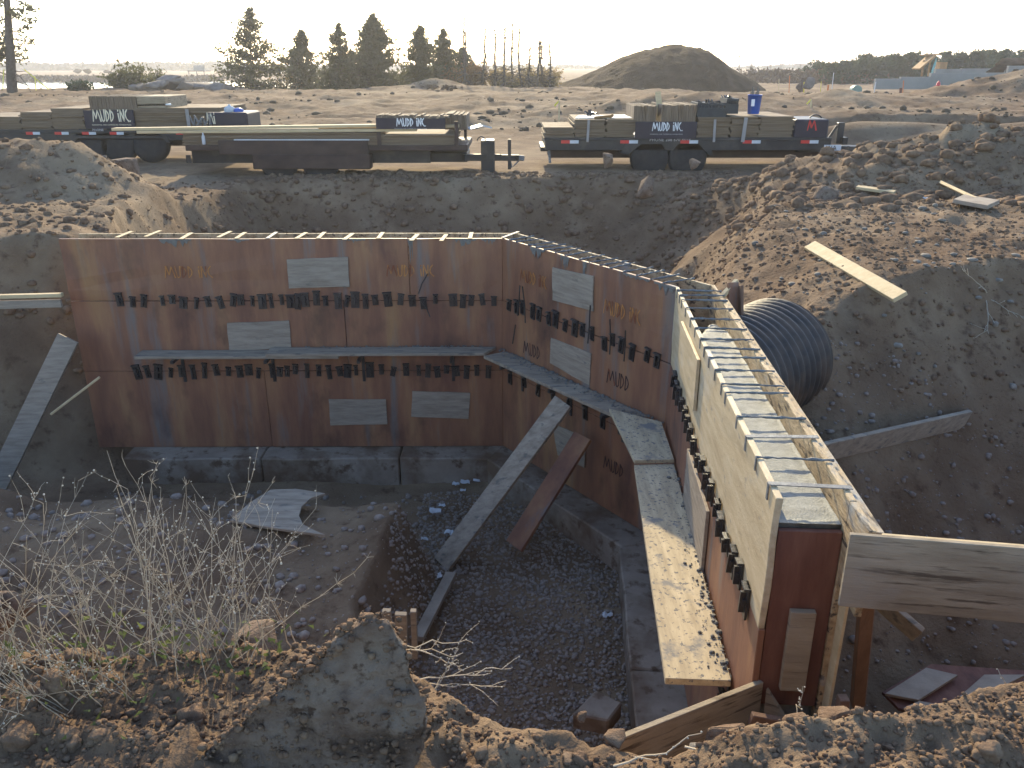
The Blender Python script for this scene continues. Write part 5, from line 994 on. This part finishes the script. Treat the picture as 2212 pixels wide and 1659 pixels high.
for x, y0, y1, Y, w, m, lab, fl in ((1789, 183, 195, 45, .07, 'orange', 'short orange marker post left of the white stakes', 0), (1801, 157, 195, 45, .03, 'refl', 'tall leaning white stake near the orange post', 0), (1892, 177, 200, 44, .03, 'refl', 'leaning white stake right of the green pedestal', 0), (1952, 174, 194, 47, .04, 'orange', 'thin orange stake in front of the long concrete wall', 0), (1946, 190, 199, 46, .12, 'bulk', 'dark stub post beside the thin orange stake', 0), (1752, 215, 252, 29, .045, 'lumber', 'wooden survey stake with yellow flag behind the right trailer', 1), (1706, 163, 186, 52, .04, 'orange', 'orange stake at the right foot of the soil pile', 0), (1737, 177, 198, 44, .05, 'yellow', 'yellow marker against the paired boulders', 0), (2139, 172, 190, 50, .05, 'lumber', 'survey stake with pale flag before the right end of the wall', 1), (1208, 218, 262, 26, .05, 'lumber', 'wooden survey stake with ribbon left of the right trailer', 1), (1774, 176, 190, 50, .03, 'yellow', 'thin yellow stake right of the paired boulders', 0), (1683, 170, 186, 55, .03, 'lumber', 'thin pale stake right of the soil pile', 0)):
    a, b = py(x, y0, Y), py(x - (4 if 'leaning' in lab else 0), y1, Y); b.z = min(b.z, hz(b.x, Y)) - .05; t = thing('survey_stake', lab, 'stake', b, 'stakes and markers in the field'); part('post', MB().bar(a, b, w, w * .6, (1, 0, 0)), M[m], t)
    if fl: part('flag', MB().prism([a + Vector((0, -.01, -.02)), a + Vector((-.12, -.05, -.16)), a + Vector((-.16, -.05, -.12)), a + Vector((-.02, -.01, .02))], (0, .004, 0)), M['yellow'], t)
px_rock(1748, 182, 44, 30, 34, .3, 640, 'tall pointed boulder, right one of a pair in the field', m='farrock', group='paired field boulders', npts=9); px_rock(1731, 182, 44.8, 24, 34, .3, 641, 'tall pointed boulder, left one of a pair in the field', m='farrock', group='paired field boulders', npts=9)
# play structure
Yp = 72; t = thing('play_structure', 'wooden play structure with tilted roof and teal slide beyond the walls', 'playground', py(2005, 160, Yp)); part('roof_panel', MB().bar(py(1979, 149, Yp), py(2013, 120, Yp), 1.4, .12, (0, 1, 0)), M['playwood'], t); part('roof_panel', MB().bar(py(2004, 119, Yp), py(2016, 118, Yp + .3), 1.4, .10, (0, 1, 0)), M['playwood'], t)
for x in (1996, 2010): part('post', MB().bar(py(x, 130, Yp), py(x - 5, 165, Yp), .12, .12), M['playwood'], t)
part('slide', MB().bar(py(2022, 132, Yp), py(2012, 160, Yp - 1.5), .55, .06, (0, 0, 1)), M['teal'], t); part('tower_wall', pbox(MB(), 2030, 134, 2046, 152, Yp, .8), M['playwood'], t)
# conifer row
rr = random.Random(12); xs = [1776 + k * 17.5 + rr.uniform(-5, 5) for k in range(27)]
for k, x in enumerate(xs):
    f = (x - 1776) / 440; yt = 134 - 18 * f + rr.uniform(-9, 8) if x > 1815 else 146 + rr.uniform(-5, 5)
    spruce('pine_tree', 'dark green pine in the dense row behind the far concrete walls', x, 178, yt, rr.uniform(38, 56), 88 + rr.uniform(-5, 6), 700 + k, .75, 'pineneedle', 'pines in a dense row', 0, .0, -.1, None, .55, 1.5)
def bare_tree(label, x, yb, yt, wpx, Y, seed, group='bare trees on the right horizon'):
    rr = np.random.default_rng(seed); b = py(x, yb, Y); tp = py(x, yt, Y); b.z = hz(b.x, Y) - .2; H = tp.z - b.z; R = wpx * Y / (FPX * CP) / 2; paths, rad = [], []
    P = curve(b, [0, 0, 1], H * .7, 8, rr, .04); paths.append(P); rad.append(np.linspace(.018, .006, 8) * H)
    for k in range(26):
        i = rr.integers(2, 8); an = rr.uniform(0, 6.28); d = [math.cos(an) * R / H * 2.2, math.sin(an) * R / H * 2.2, 1]; L = H * rr.uniform(.25, .5); Q = curve(P[i], d, L, 7, rr, .12, .03); paths.append(Q); rad.append(np.linspace(.006, .002, 7) * H)
        for q in range(9): j = rr.integers(2, 7); paths.append(curve(Q[j], (Q[j] - Q[j - 1]) / np.linalg.norm(Q[j] - Q[j - 1]) + rr.normal(size=3) * .5, L * rr.uniform(.15, .4), 4, rr, .15)); rad.append(np.linspace(.0028, .0014, 4) * H)
    t = thing('bare_tree', label, 'tree', b, group); link('trunk', stems_mesh('trunk', paths[:1], rad[:1], 5), M['barebark'], t); link('branches', stems_mesh('branches', paths[1:], rad[1:], 3), M['barebark'], t)
for k, (x, yb, yt, w, Y, lab) in enumerate(((1622, 165, 117, 22, 150, 'slender bare tree right of the soil pile'), (1662, 165, 128, 14, 160, 'small bare tree second right of the soil pile'), (1683, 165, 126, 26, 160, 'bare tree third right of the soil pile'), (1728, 165, 122, 40, 170, 'rounded bare tree left of the pine row'), (1760, 165, 122, 40, 170, 'rounded bare tree at the left end of the pine row'), (1838, 165, 108, 34, 140, 'bare tree above the pines, leftmost of four'), (1862, 165, 105, 30, 140, 'bare tree above the pines, second of four'), (1885, 165, 103, 34, 140, 'bare tree above the pines, third of four'), (1908, 165, 110, 34, 140, 'bare tree above the pines, rightmost of four'), (2060, 165, 86, 44, 110, 'tallest bare tree behind the play structure'))):
    bare_tree(lab, x, yb, yt, w, Y, 800 + k)
t = thing('utility_pole', 'distant utility pole beside the soil pile', 'pole', py(1597, 160, 200)); part('pole', MB().tube([py(1597, 165, 200), py(1597, 116, 200)], .12, 6), M['bark'], t); part('crossarm', MB().bar(py(1593, 122, 200), py(1601, 122, 200), .12, .12), M['bark'], t)
def mass(name, label, x0, x1, yt, yb, Y, n, m, seed, size, var=.5, dep=10):
    rr = np.random.default_rng(seed); a, b = py(x0, yb, Y), py(x1, yb, Y); u = rr.random(n); x = a.x + (b.x - a.x) * u; top = py(x0, yt, Y).z; env = .55 + .45 * fbm2(u * 31, u * 0 + seed, 4, seed) / .5 * var; h = (top - a.z) * np.clip(env, .15, 1.2); C = np.stack([x, Y + rr.normal(size=n) * dep, a.z + h * rr.random(n) ** .7], 1)
    V, F = leaves(C, size, rr); o = link(name, np_mesh(name, V, F), M[m], None, (0, 0, 0)); return setp(o, label, None, None, 'stuff')
mass('brown_scrub', 'reddish brown scrub between the soil pile and the pine row', 1600, 1800, 138, 190, 95, 9000, 'brown', 21, .28, .5, 5)
mass('treeline', 'hazy distant treeline along the left horizon', -300, 520, 134, 152, 420, 12000, 'fargreen', 22, 1.6, .8, 20); mass('treeline', 'hazy distant treeline across the middle and right horizon', 500, 2600, 140, 153, 450, 26000, 'fargreen', 23, 1.7, .6, 20)
mass('reed_bank', 'brown reeds on the far bank of the pond', -300, 480, 160, 176, 158, 9000, 'brown', 24, .5, .6, 6)
# far left: sheds by the pond
t = thing('billboard_frame', 'distant open shed with a pale sign board beyond the pond', 'shed', py(430, 158, 190))
part('sign_face', pbox(MB(), 418, 141, 441, 152, 190, .3), M['farwall'], t); part('roof', pbox(MB(), 405, 152, 442, 154.5, 188, 4), M['trailer'], t)
for x in (407, 424, 440): part('post', pbox(MB(), x, 154, x + 1.2, 162, 188, .2), M['trailer'], t)
for k, (x, w) in enumerate(((232, 22), (188, 16), (168, 14))): px_rock(x, 154, 210, w, 10, 2, 660 + k, ['largest distant soil heap beyond the pond', 'middle distant soil heap beyond the pond', 'leftmost distant soil heap beyond the pond'][k], m='pile', name='soil_heap', group='distant soil heaps')

# ================================================================== AIR
hzb = MB(); hzb.box(-1400, -30, -4, 1400, 1500, 14)
hm = bpy.data.materials.new('haze_air'); hm.use_nodes = True; hn = hm.node_tree.nodes; hn.remove(hn['Principled BSDF'])
pv_ = hn.new('ShaderNodeVolumePrincipled'); pv_.inputs['Color'].default_value = (.93, .94, 1.0, 1); pv_.inputs['Density'].default_value = .0007; pv_.inputs['Anisotropy'].default_value = .55
hm.node_tree.links.new(pv_.outputs[0], hn['Material Output'].inputs['Volume'])
o = part('haze', hzb, hm); o['kind'] = 'stuff'; o['label'] = 'thin pale haze over the whole site'
